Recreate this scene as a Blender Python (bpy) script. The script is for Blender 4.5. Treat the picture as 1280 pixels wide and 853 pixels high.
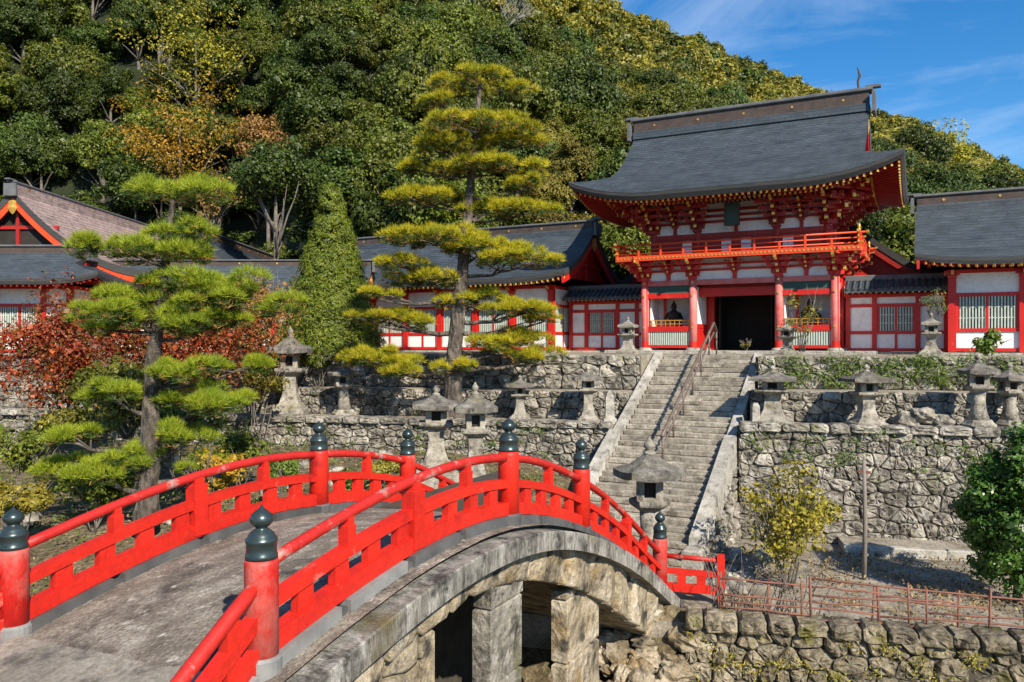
import bpy, math, random
import numpy as np
from mathutils import Vector, Matrix, noise

for o in list(bpy.data.objects):
    bpy.data.objects.remove(o)
sc = bpy.context.scene
rad = math.radians
# ------------------------------------------------------------------ camera
TH = rad(27.5); S = math.sin(TH); C = math.cos(TH); F = 990.0; HY = 430.0
cam_d = bpy.data.cameras.new('camera'); cam = bpy.data.objects.new('camera', cam_d)
sc.collection.objects.link(cam); sc.camera = cam
cam.location = (0, 0, 0); cam.rotation_euler = (rad(90), 0, TH)
cam_d.sensor_width = 36; cam_d.lens = F / 1280 * 36
cam_d.shift_y = (HY - 426.5) / 1280
cam_d.clip_start = 0.05; cam_d.clip_end = 5000
# ------------------------------------------------------------------ sky, sun, exposure
SUN_EL = rad(36); SUN_H = Vector((0.82, -0.57, 0)).normalized()
world = bpy.data.worlds.new('World'); sc.world = world; world.use_nodes = True
wn = world.node_tree; wn.nodes.clear()
w_out = wn.nodes.new('ShaderNodeOutputWorld'); w_bg = wn.nodes.new('ShaderNodeBackground')
sky = wn.nodes.new('ShaderNodeTexSky'); sky.sky_type = 'NISHITA'; sky.sun_disc = False
sky.sun_elevation = SUN_EL; sky.sun_rotation = math.atan2(SUN_H.x, SUN_H.y)
sky.altitude = 300; sky.air_density = 1.0; sky.dust_density = 0.15; sky.ozone_density = 4.0
w_tc = wn.nodes.new('ShaderNodeTexCoord'); w_map = wn.nodes.new('ShaderNodeMapping')
w_map.inputs['Rotation'].default_value = (rad(20), rad(35), rad(25)); w_map.inputs['Scale'].default_value = (1.2, 4.0, 5.0)
w_no = wn.nodes.new('ShaderNodeTexNoise'); w_no.inputs['Scale'].default_value = 1.6; w_no.inputs['Detail'].default_value = 9
w_no.inputs['Roughness'].default_value = 0.62; w_no.inputs['Distortion'].default_value = 0.6
w_rp = wn.nodes.new('ShaderNodeValToRGB')
w_rp.color_ramp.elements[0].position = 0.44; w_rp.color_ramp.elements[0].color = (0, 0, 0, 1)
w_rp.color_ramp.elements[1].position = 1.0; w_rp.color_ramp.elements[1].color = (0.6, 0.6, 0.6, 1)
w_mx = wn.nodes.new('ShaderNodeMix'); w_mx.data_type = 'RGBA'
w_hs = wn.nodes.new('ShaderNodeHueSaturation'); w_hs.inputs['Saturation'].default_value = 1.32; w_hs.inputs['Value'].default_value = 1.0
L = wn.links.new
L(w_tc.outputs['Generated'], w_map.inputs['Vector']); L(w_map.outputs['Vector'], w_no.inputs['Vector'])
L(w_no.outputs['Fac'], w_rp.inputs['Fac']); L(w_rp.outputs['Color'], w_mx.inputs['Factor'])
L(sky.outputs['Color'], w_hs.inputs['Color']); L(w_hs.outputs['Color'], w_mx.inputs['A'])
w_mx.inputs['B'].default_value = (7.0, 7.6, 8.6, 1)
L(w_mx.outputs['Result'], w_bg.inputs['Color']); w_bg.inputs['Strength'].default_value = 0.10
L(w_bg.outputs['Background'], w_out.inputs['Surface'])
sun_d = bpy.data.lights.new('sun', 'SUN'); sun_d.energy = 5.0; sun_d.angle = rad(0.5); sun_d.color = (1.0, 0.91, 0.76)
sun = bpy.data.objects.new('sun', sun_d); sc.collection.objects.link(sun)
to_sun = Vector((SUN_H.x * math.cos(SUN_EL), SUN_H.y * math.cos(SUN_EL), math.sin(SUN_EL)))
sun.rotation_euler = to_sun.to_track_quat('Z', 'Y').to_euler(); sun.location = to_sun * 60
vs = sc.view_settings; vs.view_transform = 'Standard'; vs.look = 'None'; vs.exposure = 0.74; vs.gamma = 1.0; vs.use_curve_mapping = False
sc.render.engine = 'CYCLES'
sc.cycles.max_bounces = 6; sc.cycles.transparent_max_bounces = 8; sc.cycles.use_denoising = True

# ------------------------------------------------------------------ helpers
RN = random.Random(11)
NP = np.random.default_rng(5)
COL = sc.collection
ORG = {}          # object name -> world matrix


def atZ(px, py, Z):
    u = (px - 640) / F; v = (HY - py) / F
    return Vector((Z * (-S + u * C), Z * (C + u * S), Z * v))


def onY(px, py, Y):
    u = (px - 640) / F
    return atZ(px, py, Y / (C + u * S))


def onX(px, py, X):
    u = (px - 640) / F
    return atZ(px, py, X / (-S + u * C))


def camZ(x, y): return -S * x + C * y


def camU(x, y): return (C * x + S * y) / max(camZ(x, y), 1e-3)


def thing(name, label, cat, loc, rz=0, group=None, kind=None):
    o = bpy.data.objects.new(name, None); COL.objects.link(o)
    o.location = loc; o.rotation_euler = (0, 0, rz); o.empty_display_size = 0.2
    ORG[o.name] = Matrix.Translation(Vector(loc)) @ Matrix.Rotation(rz, 4, 'Z')
    tag(o, label, cat, group, kind)
    return o


def tag(o, label=None, cat=None, group=None, kind=None):
    if label: o['label'] = label
    if cat: o['category'] = cat
    if group: o['group'] = group
    if kind: o['kind'] = kind
    return o


def copy_tree(o, loc=None, rz=None, scale=None, parent=None, label=None):
    c = o.copy(); COL.objects.link(c)
    if parent is not None: c.parent = parent
    if loc is not None: c.location = loc
    if rz is not None: c.rotation_euler = (0, 0, rz)
    if scale is not None: c.scale = scale
    if label: c['label'] = label
    for ch in o.children: copy_tree(ch, parent=c)
    return c


class MB:
    """collects faces; build() makes one mesh object"""

    def __init__(s, T=None):
        s.v = []; s.f = []; s.T = T

    def add(s, vs_, fs):
        k = len(s.v)
        if s.T is not None: vs_ = [s.T @ Vector(p) for p in vs_]
        s.v += [tuple(p) for p in vs_]; s.f += [tuple(i + k for i in f) for f in fs]

    def box(s, x0, x1, y0, y1, z0, z1, bev=0.0):
        if bev <= 0:
            s.add([(x0, y0, z0), (x1, y0, z0), (x1, y1, z0), (x0, y1, z0), (x0, y0, z1), (x1, y0, z1), (x1, y1, z1), (x0, y1, z1)],
                  [(0, 3, 2, 1), (4, 5, 6, 7), (0, 1, 5, 4), (1, 2, 6, 5), (2, 3, 7, 6), (3, 0, 4, 7)])
        else:
            b = min(bev, (x1 - x0) * .3, (y1 - y0) * .3, (z1 - z0) * .3)
            vs_ = []
            for z, i in ((z0, b), (z0 + b, 0), (z1 - b, 0), (z1, b)):
                vs_ += [(x0 + i, y0 + i, z), (x1 - i, y0 + i, z), (x1 - i, y1 - i, z), (x0 + i, y1 - i, z)]
            fs = [(3, 2, 1, 0), (12, 13, 14, 15)]
            for k in range(3):
                for j in range(4):
                    a = k * 4 + j; bb = k * 4 + (j + 1) % 4
                    fs.append((a, bb, bb + 4, a + 4))
            s.add(vs_, fs)
        return s

    def beam(s, p0, p1, w, h, up=(0, 0, 1)):
        p0 = Vector(p0); p1 = Vector(p1); d = (p1 - p0).normalized(); up = Vector(up)
        sd = d.cross(up)
        sd = sd.normalized() if sd.length > 1e-5 else Vector((1, 0, 0))
        u2 = sd.cross(d)
        a = sd * w / 2; b = u2 * h / 2
        s.add([p0 - a - b, p0 + a - b, p0 + a + b, p0 - a + b, p1 - a - b, p1 + a - b, p1 + a + b, p1 - a + b],
              [(0, 1, 2, 3), (7, 6, 5, 4), (0, 4, 5, 1), (1, 5, 6, 2), (2, 6, 7, 3), (3, 7, 4, 0)])
        return s

    def tube(s, pts, rads, n=8):
        pts = [Vector(p) for p in pts]
        if not hasattr(rads, '__len__'): rads = [rads] * len(pts)
        vs_ = []; fs = []
        ref = Vector((0.31, 0.2, 0.93))
        for i, p in enumerate(pts):
            d = (pts[min(i + 1, len(pts) - 1)] - pts[max(i - 1, 0)])
            d = d.normalized() if d.length > 1e-6 else Vector((0, 0, 1))
            r_ = ref if abs(d.dot(ref)) < .95 else Vector((1, 0, 0))
            a = d.cross(r_).normalized(); b = d.cross(a)
            for k in range(n):
                t = 2 * math.pi * k / n
                vs_.append(p + (a * math.cos(t) + b * math.sin(t)) * rads[i])
        for i in range(len(pts) - 1):
            for k in range(n):
                q = i * n + k; r = i * n + (k + 1) % n
                fs.append((q, r, r + n, q + n))
        fs.append(tuple(range(n - 1, -1, -1))); fs.append(tuple(range((len(pts) - 1) * n, len(pts) * n)))
        s.add(vs_, fs)
        return s

    def lathe(s, prof, c=(0, 0, 0), n=16, rot=0.0, sq=None):
        vs_ = []; fs = []
        for (r, z) in prof:
            for k in range(n):
                t = 2 * math.pi * k / n + rot
                vs_.append((c[0] + r * math.cos(t), c[1] + r * math.sin(t), c[2] + z))
        m = len(prof)
        for i in range(m - 1):
            for k in range(n):
                q = i * n + k; r = i * n + (k + 1) % n
                fs.append((q, r, r + n, q + n))
        fs.append(tuple(range(n - 1, -1, -1))); fs.append(tuple(range((m - 1) * n, m * n)))
        s.add(vs_, fs)
        return s

    def quad(s, a, b, c, d): s.add([a, b, c, d], [(0, 1, 2, 3)]); return s

    def build(s, name, m, parent=None, smooth=False, local=False, kind=None):
        if parent is not None and not local:
            iv = ORG[parent.name].inverted(); vs_ = [tuple(iv @ Vector(p)) for p in s.v]
        else:
            vs_ = s.v
        me = bpy.data.meshes.new(name); me.from_pydata(vs_, [], s.f); me.update()
        if smooth: me.polygons.foreach_set('use_smooth', [True] * len(me.polygons))
        me.materials.append(m)
        return link(name, me, parent, kind)


def link(name, me, parent=None, kind=None):
    o = bpy.data.objects.new(name, me); COL.objects.link(o)
    if parent is not None:
        o.parent = parent; ORG[o.name] = ORG.get(parent.name, Matrix())
    else:
        ORG[o.name] = Matrix()
    if kind: o['kind'] = kind
    return o


def poly_mesh(name, V, m):
    """V: (N,k,3) array of N separate k-gons"""
    N, k = V.shape[:2]
    me = bpy.data.meshes.new(name)
    me.vertices.add(N * k); me.vertices.foreach_set('co', V.astype(np.float32).ravel())
    me.loops.add(N * k); me.loops.foreach_set('vertex_index', np.arange(N * k, dtype=np.int32))
    me.polygons.add(N); me.polygons.foreach_set('loop_start', np.arange(0, N * k, k, dtype=np.int32))
    try:
        me.polygons.foreach_set('loop_total', np.full(N, k, dtype=np.int32))
    except Exception:
        pass
    me.update(calc_edges=True); me.materials.append(m)
    return me


def unit(a): return a / np.maximum(np.linalg.norm(a, axis=-1, keepdims=True), 1e-9)


def leaf_quads(P, Nn, size, rng, aspect=0.55, jit=0.7, fold=0.0):
    """leaf shaped diamonds at P facing roughly Nn"""
    n = len(P)
    nn = unit(Nn + rng.normal(0, jit, (n, 3)))
    t = unit(np.cross(nn, rng.normal(0, 1, (n, 3)))); b = np.cross(nn, t)
    sz = (size * rng.uniform(.65, 1.3, n))[:, None]
    V = np.empty((n, 4, 3))
    V[:, 0] = P - t * sz * .5; V[:, 1] = P + b * sz * .5 * aspect - t * sz * .05
    V[:, 2] = P + t * sz * .5 - nn * sz * fold; V[:, 3] = P - b * sz * .5 * aspect - t * sz * .05
    return V


# ------------------------------------------------------------------ materials
def mat(name, cols, scale=2.0, rough=0.7, bump=0.0, bscale=None, rand=0.0, metal=0.0, stain=None, spec=0.4,
        island=0.0, trans=0.0, detail=6.0, moss=None, stretch=None, grain=None, bdist=0.02, chunk=0.0, shingle=None):
    m = bpy.data.materials.new(name); m.use_nodes = True
    nt = m.node_tree; nt.nodes.clear(); lk = nt.links.new; N = nt.nodes.new
    out = N('ShaderNodeOutputMaterial'); bs = N('ShaderNodeBsdfPrincipled')
    geo = N('ShaderNodeNewGeometry'); vec = geo.outputs['Position']
    if stretch:
        mp = N('ShaderNodeMapping'); mp.inputs['Scale'].default_value = stretch; lk(vec, mp.inputs['Vector']); vec = mp.outputs['Vector']
    nz = N('ShaderNodeTexNoise'); nz.inputs['Scale'].default_value = scale; nz.inputs['Detail'].default_value = detail
    nz.inputs['Roughness'].default_value = 0.62
    lk(vec, nz.inputs['Vector'])
    rp = N('ShaderNodeValToRGB'); el = rp.color_ramp.elements
    while len(el) < len(cols): el.new(0.5)
    for i, c_ in enumerate(cols):
        el[i].position = 0.28 + 0.44 * (i / max(1, len(cols) - 1)); el[i].color = (*c_, 1)
    lk(nz.outputs['Fac'], rp.inputs['Fac']); col = rp.outputs['Color']
    if stain:
        scol, ssc, lo, hi = stain
        n2 = N('ShaderNodeTexNoise'); n2.inputs['Scale'].default_value = ssc; n2.inputs['Detail'].default_value = 8; n2.inputs['Roughness'].default_value = .7
        lk(geo.outputs['Position'], n2.inputs['Vector'])
        mr = N('ShaderNodeMapRange'); mr.inputs['From Min'].default_value = lo; mr.inputs['From Max'].default_value = hi
        lk(n2.outputs['Fac'], mr.inputs['Value'])
        mx = N('ShaderNodeMix'); mx.data_type = 'RGBA'; mx.inputs['B'].default_value = (*scol, 1)
        lk(mr.outputs['Result'], mx.inputs['Factor']); lk(col, mx.inputs['A']); col = mx.outputs['Result']
    if moss:
        mcol, msc, lo, hi = moss
        n3 = N('ShaderNodeTexNoise'); n3.inputs['Scale'].default_value = msc; n3.inputs['Detail'].default_value = 6
        lk(geo.outputs['Position'], n3.inputs['Vector'])
        mr = N('ShaderNodeMapRange'); mr.inputs['From Min'].default_value = lo; mr.inputs['From Max'].default_value = hi
        lk(n3.outputs['Fac'], mr.inputs['Value'])
        mx = N('ShaderNodeMix'); mx.data_type = 'RGBA'; mx.inputs['B'].default_value = (*mcol, 1)
        lk(mr.outputs['Result'], mx.inputs['Factor']); lk(col, mx.inputs['A']); col = mx.outputs['Result']
    if shingle:
        sx = N('ShaderNodeSeparateXYZ'); lk(geo.outputs['Position'], sx.inputs[0])
        ad = N('ShaderNodeMath'); ad.operation = 'ADD'; lk(sx.outputs['X'], ad.inputs[0]); lk(sx.outputs['Y'], ad.inputs[1])
        cx_ = N('ShaderNodeCombineXYZ'); lk(ad.outputs[0], cx_.inputs['X']); lk(sx.outputs['Z'], cx_.inputs['Y'])
        br = N('ShaderNodeTexBrick'); br.inputs['Scale'].default_value = 1.0; br.inputs['Brick Width'].default_value = shingle[0]; br.inputs['Row Height'].default_value = shingle[1]
        br.inputs['Mortar Size'].default_value = shingle[1] * .16; br.inputs['Mortar Smooth'].default_value = .4
        br.inputs['Color1'].default_value = (1.25, 1.25, 1.25, 1); br.inputs['Color2'].default_value = (.75, .75, .75, 1); br.inputs['Mortar'].default_value = (.4, .4, .4, 1)
        lk(cx_.outputs[0], br.inputs['Vector'])
        mx = N('ShaderNodeMix'); mx.data_type = 'RGBA'; mx.blend_type = 'MULTIPLY'; mx.inputs['Factor'].default_value = .55
        lk(col, mx.inputs['A']); lk(br.outputs['Color'], mx.inputs['B']); col = mx.outputs['Result']
    if grain:
        ng = N('ShaderNodeTexNoise'); ng.inputs['Scale'].default_value = grain[0]; ng.inputs['Detail'].default_value = 5; ng.inputs['Roughness'].default_value = .75
        lk(vec, ng.inputs['Vector'])
        mr = N('ShaderNodeMapRange'); mr.inputs['From Min'].default_value = .32; mr.inputs['From Max'].default_value = .68
        mr.inputs['To Min'].default_value = 1 - grain[1]; mr.inputs['To Max'].default_value = 1 + grain[1] * .7; lk(ng.outputs['Fac'], mr.inputs['Value'])
        mx = N('ShaderNodeMix'); mx.data_type = 'RGBA'; mx.blend_type = 'MULTIPLY'; mx.inputs['Factor'].default_value = 1
        lk(col, mx.inputs['A']); lk(mr.outputs['Result'], mx.inputs['B']); col = mx.outputs['Result']
    if rand or island:
        hs = N('ShaderNodeHueSaturation'); lk(col, hs.inputs['Color'])
        mr = N('ShaderNodeMapRange')
        amt = rand or island
        mr.inputs['To Min'].default_value = 1 - amt; mr.inputs['To Max'].default_value = 1 + amt
        if rand:
            oi = N('ShaderNodeObjectInfo'); rv = oi.outputs['Random']
        else:
            rv = geo.outputs['Random Per Island']
        lk(rv, mr.inputs['Value']); lk(mr.outputs['Result'], hs.inputs['Value'])
        if rand and island:
            mr2 = N('ShaderNodeMapRange'); mr2.inputs['To Min'].default_value = 1 - island; mr2.inputs['To Max'].default_value = 1 + island
            lk(geo.outputs['Random Per Island'], mr2.inputs['Value'])
            mu = N('ShaderNodeMath'); mu.operation = 'MULTIPLY'; lk(mr.outputs['Result'], mu.inputs[0]); lk(mr2.outputs['Result'], mu.inputs[1])
            lk(mu.outputs[0], hs.inputs['Value'])
            mh = N('ShaderNodeMapRange'); mh.inputs['To Min'].default_value = .486; mh.inputs['To Max'].default_value = .506
            lk(oi.outputs['Random'], mh.inputs['Value']); lk(mh.outputs['Result'], hs.inputs['Hue'])
        col = hs.outputs['Color']
    lk(col, bs.inputs['Base Color'])
    bs.inputs['Roughness'].default_value = rough; bs.inputs['Metallic'].default_value = metal
    bs.inputs['Specular IOR Level'].default_value = spec
    if bump:
        nb = N('ShaderNodeTexNoise'); nb.inputs['Scale'].default_value = bscale or scale * 4; nb.inputs['Detail'].default_value = 6; nb.inputs['Roughness'].default_value = .65
        lk(vec, nb.inputs['Vector'])
        bp = N('ShaderNodeBump'); bp.inputs['Strength'].default_value = bump; bp.inputs['Distance'].default_value = bdist
        hgt = nb.outputs['Fac']
        if chunk:
            vo = N('ShaderNodeTexVoronoi'); vo.inputs['Scale'].default_value = (bscale or scale * 4) * .7; lk(vec, vo.inputs['Vector'])
            ml = N('ShaderNodeMath'); ml.operation = 'MULTIPLY_ADD'; ml.inputs[1].default_value = chunk; lk(vo.outputs['Distance'], ml.inputs[0]); lk(nb.outputs['Fac'], ml.inputs[2]); hgt = ml.outputs[0]
        lk(hgt, bp.inputs['Height']); lk(bp.outputs['Normal'], bs.inputs['Normal'])
    if trans:
        tr = N('ShaderNodeBsdfTranslucent'); lk(col, tr.inputs['Color'])
        ms = N('ShaderNodeMixShader'); ms.inputs['Fac'].default_value = trans
        lk(bs.outputs['BSDF'], ms.inputs[1]); lk(tr.outputs['BSDF'], ms.inputs[2]); lk(ms.outputs['Shader'], out.inputs['Surface'])
    else:
        lk(bs.outputs['BSDF'], out.inputs['Surface'])
    return m


RED = (0.60, 0.018, 0.010)
M = {}
M['red'] = mat('vermilion_paint', [(0.42, 0.010, 0.008), (0.55, 0.020, 0.012)], 1.2, .45, .08, 14, rand=.06, stain=((0.50, 0.10, 0.075), 2.6, .60, .72))
M['bridge_red'] = mat('bridge_vermilion_paint', [(0.47, 0.012, 0.006), (0.58, 0.022, 0.009)], .9, .5, .4, 16, rand=.08, stain=((0.42, 0.15, 0.115), 1.4, .61, .70), moss=((0.30, 0.009, 0.006), 1.9, .60, .74), spec=.38, grain=(11, .2))
M['post_worn'] = mat('sun_faded_post_paint', [(0.40, 0.045, 0.035), (0.50, 0.13, 0.105)], 1.6, .55, .4, 14, stretch=(1.5, 1.5, .6), stain=((0.46, 0.012, 0.008), 1.4, .46, .60), spec=.35, grain=(11, .2))
M['rail_red'] = mat('worn_handrail_paint', [(0.38, 0.012, 0.009), (0.49, 0.022, 0.013)], 1.0, .5, .35, 14, stain=((0.34, 0.20, 0.17), 2.1, .56, .64), spec=.4, grain=(9, .2))
M['faded'] = mat('faded_red_column_paint', [(0.46, 0.10, 0.09), (0.58, 0.20, 0.18)], 1.6, .6, .15, 10, rand=.06, stain=((0.5, 0.02, 0.012), .9, .5, .7))
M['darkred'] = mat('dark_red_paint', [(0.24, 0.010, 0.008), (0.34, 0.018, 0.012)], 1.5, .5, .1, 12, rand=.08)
M['orange'] = mat('orange_red_paint', [(0.60, 0.045, 0.010), (0.66, 0.075, 0.014)], 1.5, .45, .05, 12)
M['gold'] = mat('gilt_metal', [(0.62, 0.34, 0.06), (0.80, 0.50, 0.12)], 5, .35, 0, metal=.6)
M['white'] = mat('white_plaster', [(0.70, 0.69, 0.68), (0.80, 0.79, 0.77)], 1.2, .85, .06, 20, rand=.03, stain=((0.48, 0.455, 0.42), 1.8, .54, .78), grain=(6, .1))
M['roof'] = mat('dark_bark_shingles', [(0.028, 0.038, 0.050), (0.050, 0.064, 0.080), (0.070, 0.086, 0.104)], 1.1, .6, .5, 16, stretch=(1, 1, 3), spec=.5, shingle=(.5, .15), grain=(10, .18))
M['roof_brown'] = mat('brown_bark_shingles', [(0.24, 0.17, 0.155), (0.40, 0.30, 0.275)], 1.6, .8, .5, 14, stretch=(1, 1, 3), stain=((0.085, 0.07, 0.068), 2.0, .5, .75), shingle=(.5, .15), grain=(10, .25))
M['ridge'] = mat('weathered_ridge_wood', [(0.04, 0.028, 0.024), (0.085, 0.060, 0.050)], 2.5, .7, .3, 10)
M['ridge_cap'] = mat('grey_ridge_tile', [(0.07, 0.075, 0.08), (0.14, 0.14, 0.145)], 2.5, .6, .2, 10)
M['fascia'] = mat('layered_eave_edge', [(0.030, 0.032, 0.034), (0.070, 0.068, 0.066)], 3, .75, .4, 10, stretch=(.5, .5, 8))
M['green'] = mat('green_carved_panel', [(0.012, 0.045, 0.036), (0.035, 0.10, 0.08)], 12, .6, .5, 30)
M['black'] = mat('dark_wood_and_shade_fill', [(0.012, 0.010, 0.009), (0.03, 0.022, 0.018)], 2, .8, .1)  # dark wood; also blacks in shade at the passage end and lantern openings
M['lattice'] = mat('pale_green_lattice_wood', [(0.34, 0.40, 0.34), (0.50, 0.54, 0.48)], 6, .7, .1)
M['pane'] = mat('dim_window_backing', [(0.05, 0.055, 0.05), (0.13, 0.13, 0.11)], 3, .35, 0)
STc = [(0.085, 0.074, 0.058), (0.265, 0.240, 0.198), (0.47, 0.44, 0.385)]
M['stone'] = mat('wall_stone', STc, 2.6, .92, 1.0, 8, rand=.30, stain=((0.042, 0.038, 0.031), 2.4, .50, .66), moss=((0.095, 0.10, 0.025), 1.0, .60, .76), detail=10, bdist=.07, grain=(20, .42), chunk=.7)
M['stone_brown'] = mat('bridge_side_stone', [(0.12, 0.092, 0.058), (0.30, 0.245, 0.165), (0.48, 0.42, 0.33)], 1.9, .92, 1.0, 8, rand=.18, stain=((0.24, 0.14, 0.035), 1.5, .54, .72), moss=((0.055, 0.048, 0.038), 2.6, .55, .68), detail=10, bdist=.07, grain=(18, .42), chunk=.7)
M['stone_mossy'] = mat('mossy_river_stone', [(0.08, 0.065, 0.042), (0.22, 0.185, 0.125), (0.38, 0.33, 0.25)], 2.8, .94, 1.0, 8, rand=.3, stain=((0.04, 0.034, 0.025), 2.4, .50, .66), moss=((0.11, 0.10, 0.02), 1.6, .54, .70), detail=10, bdist=.08, grain=(18, .5), chunk=.8)
M['stone_pale'] = mat('pale_dressed_stone', [(0.18, 0.162, 0.135), (0.36, 0.335, 0.29), (0.47, 0.45, 0.41)], 2.4, .88, .8, 10, rand=.14, stain=((0.075, 0.07, 0.06), 2.8, .53, .69), detail=10, grain=(24, .35), bdist=.04)
M['coping'] = mat('streaked_coping_stone', [(0.085, 0.078, 0.066), (0.25, 0.235, 0.205), (0.45, 0.43, 0.395)], 2.6, .88, .8, 12, rand=.14, stretch=(1.2, 2.6, .6), stain=((0.04, 0.037, 0.032), 2.2, .48, .62), moss=((0.16, 0.13, 0.06), 1.2, .58, .74), detail=10, grain=(16, .45), bdist=.05)
M['lantern'] = mat('lantern_granite', [(0.13, 0.115, 0.09), (0.29, 0.262, 0.215), (0.42, 0.39, 0.34)], 3.4, .92, 1.0, 16, rand=.14, stain=((0.055, 0.05, 0.042), 3.2, .50, .66), moss=((0.15, 0.135, 0.05), 1.5, .60, .76), detail=10, grain=(28, .4), bdist=.04)
M['lantern_dark'] = mat('lantern_roof_granite', [(0.055, 0.05, 0.043), (0.145, 0.132, 0.112), (0.27, 0.25, 0.215)], 4.0, .92, 1.0, 16, rand=.14, moss=((0.15, 0.135, 0.055), 1.6, .58, .76), stain=((0.045, 0.042, 0.038), 3.0, .52, .68), detail=10, grain=(28, .4), bdist=.04)
M['joint'] = mat('packed_earth_joint', [(0.028, 0.023, 0.017), (0.07, 0.058, 0.043)], 3, .95, .6, 10)
M['deck'] = mat('worn_bridge_deck', [(0.10, 0.080, 0.062), (0.215, 0.182, 0.145), (0.36, 0.32, 0.265)], 2.2, .92, 1.0, 14, stretch=(1.3, .9, 1), stain=((0.055, 0.048, 0.042), 1.1, .52, .66), moss=((0.42, 0.385, 0.33), 5.5, .58, .70), detail=12, grain=(26, .6), bdist=.05)
M['slab'] = mat('deck_end_slab', [(0.14, 0.122, 0.098), (0.28, 0.25, 0.21)], 1.8, .9, .8, 9, rand=.14, stain=((0.06, 0.055, 0.048), 2.2, .52, .70), detail=10, grain=(16, .4))
M['kerb'] = mat('dark_sill_block', [(0.045, 0.046, 0.048), (0.10, 0.10, 0.10)], 2.5, .7, .3, 10, rand=.2)
M['kerb_pale'] = mat('worn_grey_sill', [(0.13, 0.132, 0.13), (0.25, 0.25, 0.24)], 2.5, .7, .3, 10)
M['bronze'] = mat('bronze_cap', [(0.026, 0.042, 0.044), (0.055, 0.078, 0.078)], 3, .32, .06, 20, metal=.55, spec=.6)
M['step'] = mat('stair_stone', [(0.15, 0.127, 0.096), (0.31, 0.275, 0.222), (0.44, 0.40, 0.34)], 3.0, .92, .9, 12, rand=.2, stain=((0.075, 0.065, 0.05), 2.6, .52, .72), detail=10, grain=(18, .45), bdist=.04)
M['rust'] = mat('rusty_pipe', [(0.13, 0.06, 0.042), (0.25, 0.10, 0.07)], 7, .8, .3, 20)
M['wood'] = mat('weathered_grey_wood', [(0.13, 0.11, 0.09), (0.24, 0.21, 0.18)], 6, .85, .4, 20, stretch=(4, 4, .6))
M['metal_rail'] = mat('brown_metal_handrail', [(0.10, 0.075, 0.06), (0.19, 0.15, 0.125)], 4, .5, 0, metal=.2)
M['litter'] = mat('leaf_litter_soil', [(0.055, 0.042, 0.022), (0.16, 0.122, 0.068), (0.29, 0.235, 0.155)], 3.2, .95, 1.0, 9, stain=((0.065, 0.08, 0.016), 1.1, .52, .68), detail=12, bdist=.12, grain=(14, .55), chunk=.8)
M['soil'] = mat('trodden_earth', [(0.13, 0.11, 0.08), (0.27, 0.235, 0.185), (0.37, 0.33, 0.275)], 1.6, .95, .9, 10, stain=((0.10, 0.10, 0.045), 1.1, .55, .72), detail=10, grain=(16, .45), bdist=.05)
M['plaque'] = mat('dark_green_plaque', [(0.012, 0.035, 0.028), (0.03, 0.07, 0.055)], 8, .5)
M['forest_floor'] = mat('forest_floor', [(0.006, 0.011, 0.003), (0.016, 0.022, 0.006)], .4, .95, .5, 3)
M['bark'] = mat('pine_bark', [(0.030, 0.024, 0.019), (0.10, 0.082, 0.066), (0.24, 0.205, 0.17)], 4.5, .92, 1.0, 9, stretch=(1, 1, .45), detail=10, bdist=.1, grain=(14, .4), chunk=1.2)
M['bark2'] = mat('grey_bark', [(0.07, 0.06, 0.05), (0.19, 0.165, 0.14)], 5, .9, .6, 12)
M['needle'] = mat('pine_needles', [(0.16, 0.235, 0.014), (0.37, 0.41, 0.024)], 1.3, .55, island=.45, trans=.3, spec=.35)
M['needle_shade'] = mat('shade_toned_pine_needles', [(0.045, 0.085, 0.012), (0.10, 0.145, 0.018)], 1.3, .55, island=.45, trans=.2, spec=.35)  # darker green paints shade into the underside of each pad
M['needle_yellow'] = mat('yellowish_pine_needles', [(0.24, 0.27, 0.010), (0.58, 0.47, 0.018)], 1.1, .55, island=.4, trans=.3, spec=.35)
M['needle_old'] = mat('browned_pine_needles', [(0.26, 0.14, 0.03), (0.36, 0.22, 0.05)], 1.0, .7, island=.3, trans=.15)
M['leaf_dark'] = mat('evergreen_leaves', [(0.028, 0.054, 0.008), (0.082, 0.112, 0.015)], .35, .5, rand=.3, island=.5, trans=.22, spec=.35)
M['leaf_mid'] = mat('mid_green_leaves', [(0.055, 0.085, 0.009), (0.15, 0.165, 0.018)], .35, .5, rand=.28, island=.5, trans=.22, spec=.35)
M['leaf_olive'] = mat('olive_autumn_leaves', [(0.10, 0.11, 0.011), (0.25, 0.20, 0.022)], .35, .55, rand=.3, island=.5, trans=.22)
M['leaf_gold'] = mat('golden_autumn_leaves', [(0.20, 0.17, 0.012), (0.40, 0.20, 0.016)], .5, .55, rand=.1, island=.35, trans=.25)
M['leaf_rust'] = mat('rust_autumn_leaves', [(0.20, 0.11, 0.03), (0.34, 0.20, 0.05)], .4, .6, rand=.1, island=.35, trans=.2)
M['leaf_yellow'] = mat('yellow_tree_leaves', [(0.17, 0.19, 0.014), (0.40, 0.33, 0.022)], .5, .55, rand=.1, island=.35, trans=.25)
M['leaf_maple'] = mat('red_maple_leaves', [(0.03, 0.055, 0.010), (0.13, 0.10, 0.016), (0.25, 0.032, 0.013), (0.38, 0.085, 0.02), (0.28, 0.20, 0.03)], 1.3, .5, island=.5, trans=.3, detail=4)
M['leaf_gloss'] = mat('glossy_camellia_leaves', [(0.028, 0.075, 0.010), (0.095, 0.185, 0.022)], .8, .4, island=.5, trans=.22, spec=.45)
M['leaf_shrub'] = mat('yellow_green_shrub_leaves', [(0.20, 0.19, 0.015), (0.34, 0.27, 0.03)], 1.2, .5, island=.4, trans=.25)
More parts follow.
